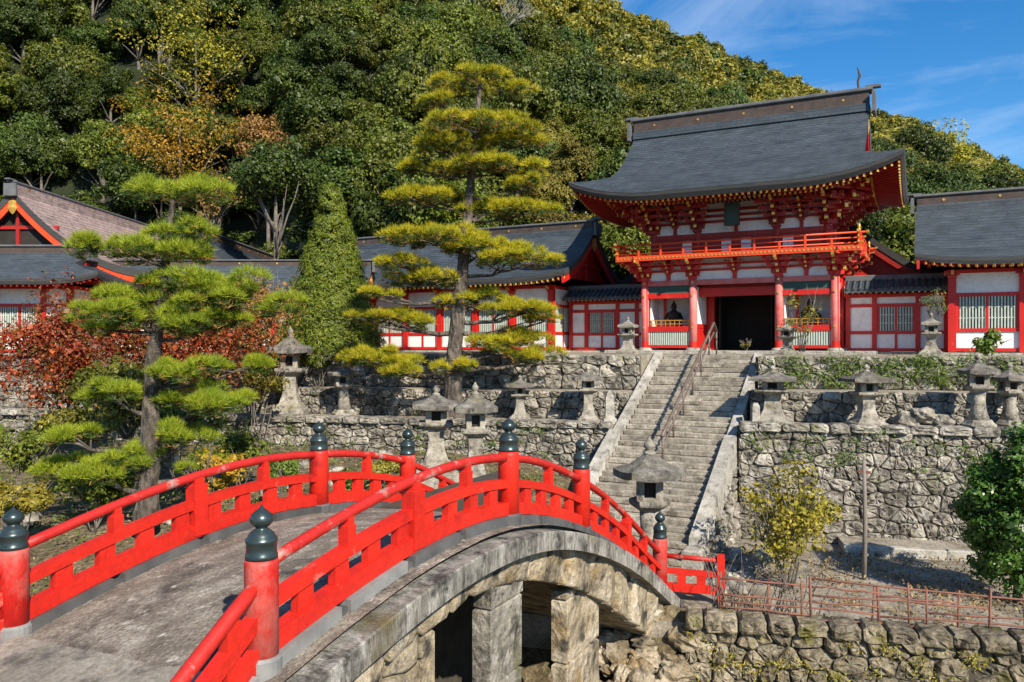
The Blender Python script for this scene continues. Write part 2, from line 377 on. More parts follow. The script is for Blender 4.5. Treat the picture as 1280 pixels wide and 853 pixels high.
M['cypress'] = mat('cypress_sprays', [(0.06, 0.10, 0.007), (0.19, 0.215, 0.012)], 2.2, .55, island=.45, trans=.22)
M['weed'] = mat('wall_weeds', [(0.07, 0.13, 0.014), (0.15, 0.20, 0.024)], 2.0, .6, island=.4, trans=.25)
M['dry_leaf'] = mat('fallen_leaves', [(0.17, 0.12, 0.05), (0.30, 0.22, 0.11)], 2.0, .8, island=.5, trans=.1)
M['twig'] = mat('bare_grey_twigs', [(0.20, 0.19, 0.18), (0.32, 0.31, 0.30)], 3, .8)

# ------------------------------------------------------------------ terrain levels
PHI = rad(15); TP = math.tan(PHI); EX = Vector((math.cos(PHI), math.sin(PHI), 0)); EN = Vector((-math.sin(PHI), math.cos(PHI), 0))
Z_LOW = -6.4; Z_PLAT = -0.45
SX0, SX1 = -9.62, -5.98           # stair flight between balustrades


def prism(name, poly, ztop, zbot, m, kind='structure', label=None):
    mb = MB(); n = len(poly)
    mb.add([(x, y, ztop) for x, y in poly] + [(x, y, zbot) for x, y in poly],
           [tuple(range(n))] + [(i, i + n, (i + 1) % n + n, (i + 1) % n) for i in range(n)])
    o = mb.build(name, m); o['kind'] = kind
    if label: o['label'] = label
    return o


def grid_ground(name, poly_fn, x0, x1, y0, y1, st, hfn, m, kind='structure'):
    nx = int((x1 - x0) / st) + 1; ny = int((y1 - y0) / st) + 1
    vs_ = [(x0 + i * st, y0 + j * st, hfn(x0 + i * st, y0 + j * st)) for j in range(ny) for i in range(nx)]
    fs = [(j * nx + i, j * nx + i + 1, (j + 1) * nx + i + 1, (j + 1) * nx + i) for j in range(ny - 1) for i in range(nx - 1)
          if poly_fn is None or poly_fn(x0 + (i + .5) * st, y0 + (j + .5) * st)]
    mb = MB(); mb.v = vs_; mb.f = fs
    o = mb.build(name, m, smooth=True); o['kind'] = kind
    return o


def nz2(x, y, s): return noise.noise((x * s, y * s, 3.7))


# ground sheet out to the horizon
mb = MB(); mb.quad((-2500, -2500, -10.5), (2500, -2500, -10.5), (2500, 2500, -10.5), (-2500, 2500, -10.5))
g = mb.build('ground', M['forest_floor']); g['kind'] = 'structure'
grid_ground('river_bed', None, -30, 14, 2, 24, .5, lambda x, y: -9.4 + .35 * nz2(x, y, .5) + .15 * nz2(x, y, 1.7), M['litter'])
# far bank in front of the walls, right and under the stairs
prism('far_bank_ground', [(-11.5, 16.1), (-5.5, 17.5), (13, 17.5 + 18.5 * TP), (13, 34), (-11.5, 34)], Z_LOW, -10.4, M['soil'])
# terraces (each behind its wall)
prism('terrace_ground', [(-5.5, 27.05), (14, 27.05 + 19.5 * TP), (14, 38), (-5.5, 38)], -2.74, -6.6, M['soil'])
prism('terrace_ground', [(-5.5, 29.0), (14, 29.0 + 19.5 * TP), (14, 38), (-5.5, 38)], -1.65, -2.9, M['soil'])
prism('terrace_ground', [(-10.1, 27.3), (-10.1, 38), (-42, 38), (-42, 27.3 - 31.9 * TP)], -2.95, -8, M['soil'])
prism('terrace_ground', [(-10.1, 29.4), (-10.1, 38), (-42, 38), (-42, 29.4 - 31.9 * TP)], -1.85, -3.2, M['soil'])
prism('court_ground', [(-10.1, 30.7), (-10.1, 32.45), (-5.5, 32.45), (-5.5, 30.5), (14, 30.5 + 19.5 * TP), (60, 46), (60, 75), (-70, 75), (-70, 30.7 - 60 * TP)], Z_PLAT, -2.0, M['soil'])


def left_h(x, y):
    q = -x * math.sin(PHI) + y * math.cos(PHI)
    pts = [(0, -3.9), (8, -4.0), (10.5, -7.6), (13, -7.6), (15.5, -5.6), (18, -4.85), (22, -4.6), (28, -4.1), (40, -3.9)]
    for (a, za), (b, zb) in zip(pts, pts[1:]):
        if q <= b:
            t = max(0, (q - a) / (b - a)); z = za + (zb - za) * t; break
    else:
        z = -3.3
    if x > -14: z -= (x + 14) * .28 * max(0, min(1, (q - 13) / 6))
    return z + .22 * nz2(x, y, .45) + .12 * nz2(x, y, 1.3) + .05 * nz2(x, y, 3.1)


grid_ground('leaf_litter_bank', lambda x, y: y < 27.6 + (x + 10) * TP, -46, -10.05, -4, 28, .4, left_h, M['litter'])
prism('near_bank_ground', [(-10.1, -6), (-5.2, -6), (-5.2, 4.4), (-10.1, 4.4)], -3.78, -10, M['soil'])

# ------------------------------------------------------------------ stones
def clip(poly, nx_, ny_, c):
    out = []
    for i in range(len(poly)):
        a = poly[i]; b = poly[(i + 1) % len(poly)]
        da = a[0] * nx_ + a[1] * ny_ - c; db = b[0] * nx_ + b[1] * ny_ - c
        if da <= 0: out.append(a)
        if (da < 0 < db) or (db < 0 < da):
            t = da / (da - db); out.append((a[0] + (b[0] - a[0]) * t, a[1] + (b[1] - a[1]) * t))
    return out


def cells(W, H, sw, sh, rng, jit=.24):
    nr = max(1, round(H / sh)); pts = []
    hs = [rng.uniform(.75, 1.3) for _ in range(nr)]; tot = sum(hs); y = 0
    for r in range(nr):
        h = hs[r] / tot * H; x = -rng.uniform(0, sw)
        while x < W + sw * .5:
            w = sw * rng.choice((rng.uniform(.3, .6), rng.uniform(.6, 1.1), rng.uniform(.8, 1.7)))
            pts.append((x + w / 2, y + h / 2 + rng.uniform(-jit, jit) * h)); x += w
        y += h
    res = []
    for i, p in enumerate(pts):
        poly = [(0, 0), (W, 0), (W, H), (0, H)]
        for j, q in enumerate(pts):
            if i == j: continue
            dx = q[0] - p[0]; dy = q[1] - p[1]
            if abs(dx) > sw * 3.2 or abs(dy) > sh * 3.2: continue
            # stretch so that courses stay visible
            poly = clip(poly, dx, dy * (sw / sh) ** 2.6, (dx * (p[0] + q[0]) + dy * (sw / sh) ** 2.6 * (p[1] + q[1])) / 2)
            if len(poly) < 3: break
        if len(poly) >= 3:
            a = abs(sum(poly[k][0] * poly[(k + 1) % len(poly)][1] - poly[(k + 1) % len(poly)][0] * poly[k][1] for k in range(len(poly)))) / 2
            if a > sw * sh * .06: res.append(poly)
    return res


def stone_mesh(poly, rng, place, depth=.35, gap=.016, bulge=.10, rough=.034):
    """irregular flat faced stone from a polygon in wall coordinates; place(a,b,out)->xyz"""
    n = len(poly); cx = sum(p[0] for p in poly) / n; cy = sum(p[1] for p in poly) / n
    pp = []
    for i in range(n):      # knock the corners off, break long edges
        a = poly[i]; b = poly[(i + 1) % n]
        L_ = math.hypot(b[0] - a[0], b[1] - a[1])
        if L_ < .03: continue
        t = min(.22, .05 / L_ + .03) * rng.uniform(.6, 1.5)
        pp.append((a[0] + (b[0] - a[0]) * t, a[1] + (b[1] - a[1]) * t))
        if L_ > .25:
            k = rng.uniform(.35, .65); w = rng.uniform(0, .05)
            mx_ = a[0] + (b[0] - a[0]) * k; my_ = a[1] + (b[1] - a[1]) * k
            pp.append((mx_ + (cx - mx_) * w, my_ + (cy - my_) * w))
        pp.append((a[0] + (b[0] - a[0]) * (1 - t), a[1] + (b[1] - a[1]) * (1 - t)))
    n = len(pp)
    if n < 3: return None
    size = math.sqrt(abs(sum(pp[k][0] * pp[(k + 1) % n][1] - pp[(k + 1) % n][0] * pp[k][1] for k in range(n))) / 2) + .05
    sh = 1 - 2 * gap / size
    bu = bulge * rng.uniform(.2, 1.2); tx = rng.uniform(-.16, .16); ty = rng.uniform(-.16, .16); hv = min(.085 / size, .2)

    def ring(k, d, rg_=1.0):
        return [place(cx + (p[0] - cx) * k, cy + (p[1] - cy) * k, d + ((p[0] - cx) * tx + (p[1] - cy) * ty if d > 0 else 0) + rng.uniform(-rough, rough) * rg_) for p in pp]
    vs_ = ring(sh * .97, -depth, 0) + ring(sh, bu * .35, .5) + ring(sh * (1 - hv), bu * .85, 1.0) + ring(sh * .5, bu * .95, 1.7) + [place(cx, cy, bu * rng.uniform(.8, 1.2))]
    fs = []
    for r in range(3):
        for k in range(n):
            a = r * n + k; b = r * n + (k + 1) % n
            fs.append((a, b, b + n, a + n))
    for k in range(n): fs.append((3 * n + k, 3 * n + (k + 1) % n, 4 * n))
    return vs_, fs


def stone_wall(label, p0, dirv, W, z0, z1, sw, sh, rng, m, batter=.12, top_rise=0.0, keep=None, name='stone_wall', bulge=.07, back=.9, cap=None, group=None):
    p0 = Vector(p0); d = Vector(dirv).normalized(); nrm = Vector((d.y, -d.x, 0)); H = z1 - z0
    root = thing(name, label, 'wall', (p0.x, p0.y, z0), group=group)

    def place(a, b, o):
        zz = z0 + b * (1 + top_rise * a / W / H)
        return p0 + d * a + nrm * (o + (H - b) * batter) + Vector((0, 0, zz - 0)) - Vector((0, 0, p0.z))
    # earth core
    mb = MB()
    prof = [(0, -.02), (H - .04, -.02)]
    q = [place(0, 0, -.03), place(W, 0, -.03), place(W, H - .05, -.03), place(0, H - .05, -.03)]
    bk = [p - nrm * (back + (0 if i > 1 else H * batter)) for i, p in enumerate(q)]
    mb.add(q + bk, [(0, 1, 2, 3), (7, 6, 5, 4), (3, 2, 6, 7), (1, 5, 6, 2), (4, 0, 3, 7)])
    mb.build('core', M['joint'], root)
    rows = cells(W, H, sw, sh, rng)
    for poly in rows:
        cx = sum(p[0] for p in poly) / len(poly); cy = sum(p[1] for p in poly) / len(poly)
        if keep and not keep(cx, cy): continue
        r_ = stone_mesh(poly, rng, place, bulge=bulge)
        if not r_: continue
        b_ = MB(); b_.add(*r_); b_.build('stone', m, root)
    if cap:
        x = 0
        while x < W:
            w = min(cap[0] * rng.uniform(.7, 1.35), W - x + .05); hh = cap[1] * rng.uniform(.8, 1.1)
            poly = [(x, H - hh * .55), (x + w, H - hh * .55), (x + w, H + hh * .45), (x, H + hh * .45)]
            r_ = stone_mesh(poly, rng, lambda a, b, o: place(a, b, o + .12), depth=.6, bulge=.10, rough=.03)
            b_ = MB(); b_.add(*r_); b_.build('cap_stone', m, root)
            x += w
    return root


rs = random.Random(3)
bed = thing('stone_bed', 'low stone edged bed along the foot of the tall right wall', 'kerb', (1.0, 26.0, Z_LOW))
bp0 = Vector((-2.2, 26.1, Z_LOW)); t = 0
MB(Matrix.Translation(bp0) @ Matrix.Rotation(PHI, 4, 'Z')).box(0.05, 11.5, .1, 1.6, -.2, .26).build('fill', M['soil'], bed)
while t < 11.5:
    w = rs.uniform(1.1, 1.9); b_ = MB(Matrix.Translation(bp0) @ Matrix.Rotation(PHI, 4, 'Z')); b_.box(t + .01, t + w - .01, -.16 + rs.uniform(-.02, .02), .12, -.1, .30 + rs.uniform(-.02, .02), .03); b_.build('kerb_stone', M['stone_pale'], bed); t += w
stone_wall('tall rubble retaining wall right of the stairs, behind the yellow shrub', (-5.5, 26.9, 0), EX, 15, Z_LOW, -2.74, .56, .40, rs, M['stone'], cap=(.75, .30))
stone_wall('low rubble wall behind the right terrace lanterns', (-5.5, 28.85, 0), EX, 14, -2.74, -1.65, .55, .36, rs, M['stone'], batter=.06)
stone_wall('weedy upper rubble wall just below the court, right of the stairs', (-5.5, 30.35, 0), EX, 14, -1.65, -.45, .66, .42, rs, M['stone'], batter=.08)
stone_wall('rubble retaining wall left of the stairs, behind the two big lanterns', Vector((-10.1, 27.15, 0)) - EX * 30, EX, 30, -6.0, -2.95, .56, .38, rs, M['stone'], cap=(.85, .28))
stone_wall('middle rubble wall behind the left terrace lanterns', Vector((-10.1, 29.25, 0)) - EX * 32, EX, 32, -2.95, -1.85, .6, .42, rs, M['stone'], batter=.06)
stone_wall('upper rubble wall below the left hall and cypress', Vector((-10.1, 30.55, 0)) - EX * 34, EX, 34, -1.85, -.45, .7, .45, rs, M['stone'], batter=.06)
stone_wall('mossy river retaining wall below the rusty fence', (-4.75, 17.5, 0), EX, 13, -9.6, -6.15, .52, .38, rs, M['stone_mossy'], cap=(.55, .34), batter=.18, bulge=.12)

# ------------------------------------------------------------------ stairs
stairs = thing('stone_stairs', 'long weathered stone staircase climbing to the red gate', 'stairs', (-7.8, 21.5, Z_LOW))
RISE = .165; RUN = RISE / .541; NST = 36
mb = MB()
prof = [(21.4, Z_LOW - .1), (21.4 + NST * RUN, Z_PLAT - .12), (21.4 + NST * RUN, Z_LOW - .1)]
mb.add([(SX0 - .3, y, z) for y, z in prof] + [(SX1 + .3, y, z) for y, z in prof], [(0, 2, 1), (3, 4, 5), (0, 1, 4, 3)])
mb.build('core', M['joint'], stairs)
for i in range(NST):
    y = 21.45 + i * RUN; z = Z_LOW + (i + 1) * RISE
    cuts = sorted([SX0 + (SX1 - SX0) * (k + rs.uniform(-.25, .25)) / 3 for k in (1, 2)])
    xs = [SX0] + cuts + [SX1]
    for a, b in zip(xs, xs[1:]):
        dz = rs.uniform(-.012, .012); dy = rs.uniform(-.02, .02)
        MB().box(a + .004, b - .004, y + dy, y + RUN + .12, z - RISE + .0 + dz, z + dz, .018).build('step', M['step'], stairs)
STAIR_Z = lambda y: Z_LOW + (y - 21.45) / RUN * RISE + .1


def balustrade(x0, x1, y0, y1, hgt, lab_):
    ln = y1 - y0; n = max(2, int(ln / 1.5))
    for k in range(n):
        a = y0 + ln * k / n + .004; b = y0 + ln * (k + 1) / n - .004
        za = STAIR_Z(a) + hgt; zb = STAIR_Z(b) + hgt
        vs_ = [(x0, a, za - .9), (x1, a, za - .9), (x1, b, zb - .9), (x0, b, zb - .9), (x0 + .03, a, za), (x1 - .03, a, za), (x1 - .03, b, zb), (x0 + .03, b, zb)]
        m_ = MB(); m_.add(vs_, [(0, 3, 2, 1), (4, 5, 6, 7), (0, 1, 5, 4), (1, 2, 6, 5), (2, 3, 7, 6), (3, 0, 4, 7)])
        m_.build('balustrade_slab', M['stone_pale'], stairs)


for sd in (0, 1):
    xa, xb = ((SX0 - .46, SX0) if sd == 0 else (SX1, SX1 + .46))
    balustrade(xa, xb, 22.35, 26.9, .30, '')
    xa, xb = ((SX0 - .40, SX0 - .02) if sd == 0 else (SX1 + .02, SX1 + .40))
    balustrade(xa, xb, 26.9, 32.2, .16, '')
    # end block
    x0, x1 = ((SX0 - .5, SX0 + .02) if sd == 0 else (SX1 - .02, SX1 + .5))
    MB().box(x0, x1, 21.75, 22.35, Z_LOW, STAIR_Z(22.2) + .16, .05).build('end_block', M['stone_pale'], stairs)
# rubble flank under the right balustrade
sw_ = stone_wall('rubble flank under the right stair balustrade', (SX1 + .30, 22.0, 0), (0, 1, 0), 5.2, Z_LOW, -3.2, .55, .42, rs, M['stone'], batter=.1,
                 keep=lambda a, b: Z_LOW + b < STAIR_Z(22.0 + a) - .45, back=.15)
for ch in list(sw_.children):
    if ch.name.startswith('core'): bpy.data.objects.remove(ch)
mb = MB(); ya, yb = 22.0, 27.2
mb.add([(x, y, z) for x in (SX1 + .05, SX1 + .36) for y, z in ((ya, Z_LOW), (yb, Z_LOW), (yb, STAIR_Z(yb) - .35), (ya, STAIR_Z(ya) - .35))],
       [(0, 1, 2, 3), (7, 6, 5, 4), (0, 4, 5, 1), (1, 5, 6, 2), (2, 6, 7, 3), (3, 7, 4, 0)])
mb.build('core', M['joint'], sw_)
# handrail in the middle
hr = thing('stair_handrail', 'thin metal handrail running up the middle of the stairs', 'handrail', (-7.75, 25.5, STAIR_Z(25.5)))
HX = -7.75
pts = [(HX, y, STAIR_Z(y) + .92) for y in np.linspace(25.7, 33.0, 14)] + [(HX, 33.6, Z_PLAT + .95)]
MB().tube(pts, .055, 8).build('top_rail', M['metal_rail'], hr, smooth=True)
MB().tube([(p[0], p[1], p[2] - .4) for p in pts], .034, 8).build('lower_rail', M['metal_rail'], hr, smooth=True)
for y in np.linspace(25.8, 33.5, 7):
    zb = min(STAIR_Z(y) - .12, Z_PLAT)
    MB().tube([(HX, y, zb), (HX, y, zb + 1.12 if y < 33 else zb + .95)], .036, 8).build('post', M['metal_rail'], hr, smooth=True)

# ------------------------------------------------------------------ arched bridge
def spline(P):
    n = len(P); x = [p[0] for p in P]; y = [p[1] for p in P]
    A = np.zeros((n, n)); b = np.zeros(n); A[0, 0] = A[-1, -1] = 1
    for i in range(1, n - 1):
        h0 = x[i] - x[i - 1]; h1 = x[i + 1] - x[i]
        A[i, i - 1] = h0; A[i, i] = 2 * (h0 + h1); A[i, i + 1] = h1
        b[i] = 6 * ((y[i + 1] - y[i]) / h1 - (y[i] - y[i - 1]) / h0)
    m_ = np.linalg.solve(A, b)

    def f(t):
        i = 0
        while i < n - 2 and t > x[i + 1]: i += 1
        h = x[i + 1] - x[i]; a = (x[i + 1] - t) / h; c = (t - x[i]) / h
        return float(a * y[i] + c * y[i + 1] + ((a ** 3 - a) * m_[i] + (c ** 3 - c) * m_[i + 1]) * h * h / 6)
    return f


zr = spline([(1, -3.78), (3.2, -3.68), (5.87, -3.12), (8.38, -2.68), (11.1, -2.72), (14.16, -3.56), (16.5, -4.62), (19.2, -6.12), (20.2, -6.6)])
zin = spline([(7.2, -3.75), (8.38, -3.55), (9.27, -3.46), (9.85, -3.5), (10.89, -3.66), (12.24, -4.07), (13.45, -4.54), (15.38, -5.57), (17.59, -6.85), (18.6, -7.5)])
BL, BR = -9.63, -5.84
def zl(y): return zr(y) - .20 * max(0, min(1, (13.6 - y) / 2.6))
def zdeck(x, y): t = (x - BL) / (BR - BL); return zl(y) * (1 - t) + zr(y) * t
bridge = thing('arched_bridge', 'red railed arched stone bridge leading to the stairs', 'bridge', (-7.75, 5.0, -3.7))
# deck
ys = np.linspace(1.2, 20.3, 60); mb = MB(); m = 14
vs_ = []; fs = []
for j, y in enumerate(ys):
    for i in range(m + 1):
        x = BL - .35 + (BR - BL + .7) * i / m
        cr = .07 * (1 - ((x + 7.735) / 2.2) ** 2)
        vs_.append((x, y, zdeck(x, y) - .14 + cr + .012 * nz2(x, y, 1.5)))
for j in range(len(ys) - 1):
    for i in range(m):
        a = j * (m + 1) + i; fs.append((a, a + 1, a + m + 2, a + m + 1))
mb.add(vs_, fs); mb.build('deck', M['deck'], bridge, smooth=True)
# end slabs at the near side
for (ya, yb, w_) in ((4.72, 5.55, .74), (3.7, 4.68, .92), (2.6, 3.66, .8)):
    x0 = BL + .18; 
    while x0 < BR - .2:
        w = w_ * rs.uniform(.75, 1.3); x1 = min(x0 + w, BR - .17); l = .035 + rs.uniform(-.01, .012)
        P_ = []
        for (dz) in (-.3, l):
            for (xx, yy) in ((x0 + .012, ya + rs.uniform(-.015, .015)), (x1 - .012, ya + rs.uniform(-.015, .015)), (x1 - .012, yb), (x0 + .012, yb)): P_.append((xx, yy, zdeck(xx, yy) - .075 + dz))
        mb = MB(); mb.add(P_, [(3, 2, 1, 0), (4, 5, 6, 7), (0, 1, 5, 4), (1, 2, 6, 5), (2, 3, 7, 6), (3, 0, 4, 7)]); mb.build('end_slab', M['slab'], bridge); x0 = x1
# coping slabs, both edges
for sx, xin, xout in ((1, BR + .12, BR + .60), (-1, BL - .12, BL - .60)):
    y = 1.3
    while y < 20.0:
        y2 = min(y + rs.uniform(.9, 1.25), 20.1); n = 3; vs_ = []
        for k in range(n + 1):
            yy = y + .006 + (y2 - y - .012) * k / n
            slope = (zr(yy + .05) - zr(yy - .05)) / .1; c_ = 1 / math.sqrt(1 + slope * slope)
            zt = (zr if sx > 0 else zl)(yy) - .20; zb = zt - .30 / c_
            vs_ += [(xin, yy, zb), (xout, yy, zb), (xout, yy, zt - .02), (xout - sx * .02, yy, zt), (xin, yy, zt)]
        fs = []
        for k in range(n):
            for q in range(5):
                a = k * 5 + q; b = k * 5 + (q + 1) % 5
                fs.append((a, b, b + 5, a + 5) if sx > 0 else (a + 5, b + 5, b, a))
        fs += [(0, 1, 2, 3, 4), tuple(n * 5 + i for i in (4, 3, 2, 1, 0))]
        mb = MB(); mb.add(vs_, fs); mb.build('coping_slab', M['coping'], bridge)
        y = y2
# voussoir ring and side face (both faces), barrel underside
for sx, xf in ((1, BR + .36), (-1, BL - .36)):
    y = 6.2
    while y < 18.7:
        y2 = min(y + rs.uniform(.45, .75), 18.8)
        t0 = zr(y) - .44; t1 = zr(y2) - .44
        b0 = (zin(y) if y > 7.3 else zr(y) - 1.15); b1 = (zin(y2) if y2 > 7.3 else zr(y2) - 1.15)
        if sx < 0:
            mb = MB(); mb.add([(xf, y, b0), (xf, y2, b1), (xf, y2, t1), (xf, y, t0), (xf + .4, y, b0), (xf + .4, y2, b1), (xf + .4, y2, t1), (xf + .4, y, t0)],
                              [(3, 2, 1, 0), (0, 1, 5, 4), (2, 3, 7, 6)]); mb.build('voussoir', M['stone_brown'], bridge); y = y2; continue
        poly = [(y, b0), (y2, b1), (y2, t1), (y, t0)]
        r_ = stone_mesh(poly, rs, lambda a, b, o: Vector((xf + o, a, b)), depth=.5, gap=.008, bulge=.05, rough=.012)
        mb = MB(); mb.add(*r_); mb.build('voussoir', M['stone_brown'], bridge, smooth=True); y = y2
mb = MB(); yv = np.linspace(6.2, 18.8, 40)
for a, b in zip(yv, yv[1:]):
    za = (zin(a) if a > 7.3 else zr(a) - 1.15); zb = (zin(b) if b > 7.3 else zr(b) - 1.15)
    mb.quad((BL - .3, a, za + .03), (BR + .3, a, za + .03), (BR + .3, b, zb + .03), (BL - .3, b, zb + .03))
    mb.quad((BR + .28, a, za), (BR + .28, b, zb), (BR + .28, b, zr(b) - .3), (BR + .28, a, zr(a) - .3))
mb.build('vault', M['stone_brown'], bridge)


def stone_face(x, y0, y1, z0, ztopfn, sw, sh, nm, m, mat_core):
    W = y1 - y0; zt = max(ztopfn(y0), ztopfn(y1), ztopfn((y0 + y1) / 2)); H = zt - z0
    for poly in cells(W, H, sw, sh, rs):
        cy = y0 + sum(p[0] for p in poly) / len(poly); cz_ = z0 + sum(p[1] for p in poly) / len(poly)
        if cz_ > ztopfn(cy): continue
        r_ = stone_mesh(poly, rs, lambda a, b, o: Vector((x + o, y0 + a, z0 + b)), depth=.3, gap=.012, bulge=.06, rough=.015)
        if r_:
            mb = MB(); mb.add(*r_); mb.build(nm, m, bridge, smooth=True)


# near abutment
MB().box(BL - .3, BR + .28, 1.2, 8.3, -10, -4.5).build('abutment', M['joint'], bridge)
MB().box(BL - .3, BR + .28, 1.2, 7.2, -4.6, -4.05).build('abutment', M['joint'], bridge)
stone_face(BR + .27, 3.0, 8.42, -8.2, lambda y: zr(min(y, 7.6)) - .55, .95, .6, 'stone', M['stone_brown'], None)
for k in range(6):
    MB().box(BR - .6, BR + .33, 8.18, 8.46, -9.6 + k * 1.0, -8.62 + k * 1.0, .03).build('stone', M['stone_brown'], bridge)
# two piers (built of blocks), far abutment
for (y0, y1, xo, tp) in ((9.95, 10.95, BR + .33, -3.45), (12.85, 14.4, BR + .24, -4.4)):
    z = -9.8; k = 0
    while z < tp - .1:
        h = rs.uniform(.75, 1.2); z2 = min(z + h, tp)
        mb = MB(); j1, j2 = rs.uniform(-.03, .03), rs.uniform(-.03, .03); mb.box(xo - .30 + j1, xo + j1, y0 + j2, y1 + j2, z + .004, z2 - .004, .03); mb.build('pier_stone', M['stone'] if y0 < 11 else M['stone_brown'], bridge)
        z = z2
MB().box(BL - .3, BR + .2, 17.3, 20.5, -10, -7.0).build('abutment', M['joint'], bridge)
MB().box(BL - .3, BR + .26, 18.4, 20.6, -7.1, -6.75).build('abutment', M['stone_brown'], bridge)
MB().box(BL + .1, BL + .5, 8.3, 18, -10.2, -3.2).build('vault_shade_backing', M['joint'], bridge)  # added dark backing, stands for the shade under the vault

CAPP = [(.140, 0), (.160, .01), (.160, .05), (.150, .065), (.150, .19), (.158, .20), (.158, .235), (.138, .255), (.128, .29), (.095, .33), (.062, .355), (.058, .375),
        (.085, .395), (.112, .435), (.118, .475), (.100, .525), (.062, .565), (.022, .60), (.006, .64)]


def rail_side(x, out):
    zz_ = zr if out > 0 else zl
    ends = [5.83, 11.1, 14.1, 19.2] if out > 0 else [5.63, 11.0, 13.75, 19.2]
    PS = (.98, 1.0, 1.12, 1.26) if out > 0 else (.92, .98, 1.06, 1.2)
    for i, y in enumerate(ends):
        zb = zz_(y) - .18; sc_ = PS[i]; rd = .168 * (1.08 if i == 3 else 1)
        p = MB().lathe([(rd, 0), (rd, .18 + .97 * sc_), (rd * .95, .18 + 1.02 * sc_)], (x, y, zb), 20).build('post', M['post_worn'] if i in (0, 3) else M['bridge_red'], bridge, smooth=False)
        for f_ in p.data.polygons: f_.use_smooth = len(f_.vertices) == 4
        MB().lathe([(rd + .035, -.2), (rd + .035, .20), (rd + .01, .23)], (x, y, zb), 20).build('post_shoe', M['kerb_pale'] if i == 0 else M['kerb'], p)
        c_ = MB().lathe([(r * (1.08 if i == 3 else 1), z * .85 * sc_) for r, z in CAPP], (x, y, zb + .18 + 1.02 * sc_), 20).build('cap', M['bronze'], p, smooth=True)
    # bays
    for (a, b, quarters) in ((ends[0], ends[1], 4), (ends[1], ends[2], 2), (ends[2], ends[3], 4)):
        nseg = 14 if quarters == 4 else 8
        yy = [a + (b - a) * k / nseg for k in range(nseg + 1)]

        def strip(off0, off1, w, nm, m_, ya=a + .14, yb=b - .14):
            vs_ = []; fs = []
            for k in range(nseg + 1):
                y = ya + (yb - ya) * k / nseg
                vs_ += [(x - w, y, zz_(y) + off0), (x + w, y, zz_(y) + off0), (x + w, y, zz_(y) + off1), (x - w, y, zz_(y) + off1)]
            for k in range(nseg):
                for q in range(4):
                    p_ = k * 4 + q; r = k * 4 + (q + 1) % 4
                    fs.append((p_, r, r + 4, p_ + 4))
            fs += [(3, 2, 1, 0), tuple(nseg * 4 + i for i in range(4))]
            mb_ = MB(); mb_.add(vs_, fs); return mb_.build(nm, m_, bridge)
        strip(.02, .215, .085, 'bottom_rail', M['bridge_red'])
        strip(.445, .575, .075, 'middle_rail', M['bridge_red'])
        pts = [(x, y, zz_(y) + .915) for y in yy]
        MB().tube(pts, .066, 12).build('top_rail', M['rail_red'], bridge, smooth=True)
        # blocks and struts
        nb = int(round((b - a) / .60))
        for k in range(1, nb):
            y = a + (b - a) * k / nb
            w0, w1 = .125, .11
            mb_ = MB(); zb = zz_(y); sl = (zz_(y + .1) - zz_(y - .1)) / .2
            P_ = []
            for xx in (-.05, .05):
                P_ += [(x + xx, y - w0, zb + .19 - w0 * sl), (x + xx, y + w0, zb + .19 + w0 * sl), (x + xx, y + w1, zb + .47 + w1 * sl), (x + xx, y - w1, zb + .47 - w1 * sl)]
            mb_.add(P_, [(3, 2, 1, 0), (4, 5, 6, 7), (0, 1, 5, 4), (1, 2, 6, 5), (2, 3, 7, 6), (3, 0, 4, 7)])
            mb_.build('baluster', M['bridge_red'], bridge)
        for k in range(1, quarters):
            y = a + (b - a) * k / quarters; mid = (quarters == 4 and k == 2)
            w = .12 if mid else .075
            MB().box(x - .10 if mid else x - .07, x + .10 if mid else x + .07, y - w, y + w, zz_(y) + (.03 if mid else .55), zz_(y) + .80, .012).build('strut', M['bridge_red'], bridge)
            MB().box(x - .06, x + .06, y - w * .7, y + w * .7, zz_(y) + .79, zz_(y) + .90, .012).build('strut_head', M['bridge_red'], bridge)
    # sill blocks under the bottom rail
    y = ends[0] + .12
    while y < 19.4:
        y2 = min(y + rs.uniform(1.0, 1.5), 19.5)
        mb_ = MB(); n = 4; vs_ = []; fs = []
        for k in range(n + 1):
            t = y + (y2 - y - .16) * k / n
            vs_ += [(x - .16, t, zz_(t) - .28), (x + .16, t, zz_(t) - .28), (x + .16, t, zz_(t) + .012), (x - .16, t, zz_(t) + .012)]
        for k in range(n):
            for q in range(4):
                p_ = k * 4 + q; r = k * 4 + (q + 1) % 4; fs.append((p_, r, r + 4, p_ + 4))
        fs += [(3, 2, 1, 0), tuple(n * 4 + i for i in range(4))]
        mb_.add(vs_, fs); mb_.build('sill_block', M['kerb_pale'] if (y < 7.6 and x > -7) else M['kerb'], bridge); y = y2
    strip2 = MB(); vs_ = []; fs = []; yy = np.linspace(5.7, 19.5, 50)
    for t in yy: vs_ += [(x - .11, t, zz_(t) - .28), (x + .11, t, zz_(t) - .28), (x + .11, t, zz_(t) - .06), (x - .11, t, zz_(t) - .06)]
    for k in range(len(yy) - 1):
        for q in range(4):
            p_ = k * 4 + q; r = k * 4 + (q + 1) % 4; fs.append((p_, r, r + 4, p_ + 4))
    strip2.add(vs_, fs); strip2.build('sill', M['kerb'], bridge)
    # wing rail at the near end
    d = Vector((out * .10, -1, 0)).normalized(); base = Vector((x, ends[0], zz_(ends[0])))
    def wp(t, h): return base + d * t + Vector((0, 0, h - .50 * t - .02 * t * t))
    MB().tube([wp(t, .80 - .05 * t) for t in (0.0, .4, .8, 1.2, 1.6, 2.0, 2.4)], .075, 12).build('top_rail', M['rail_red'], bridge, smooth=True)
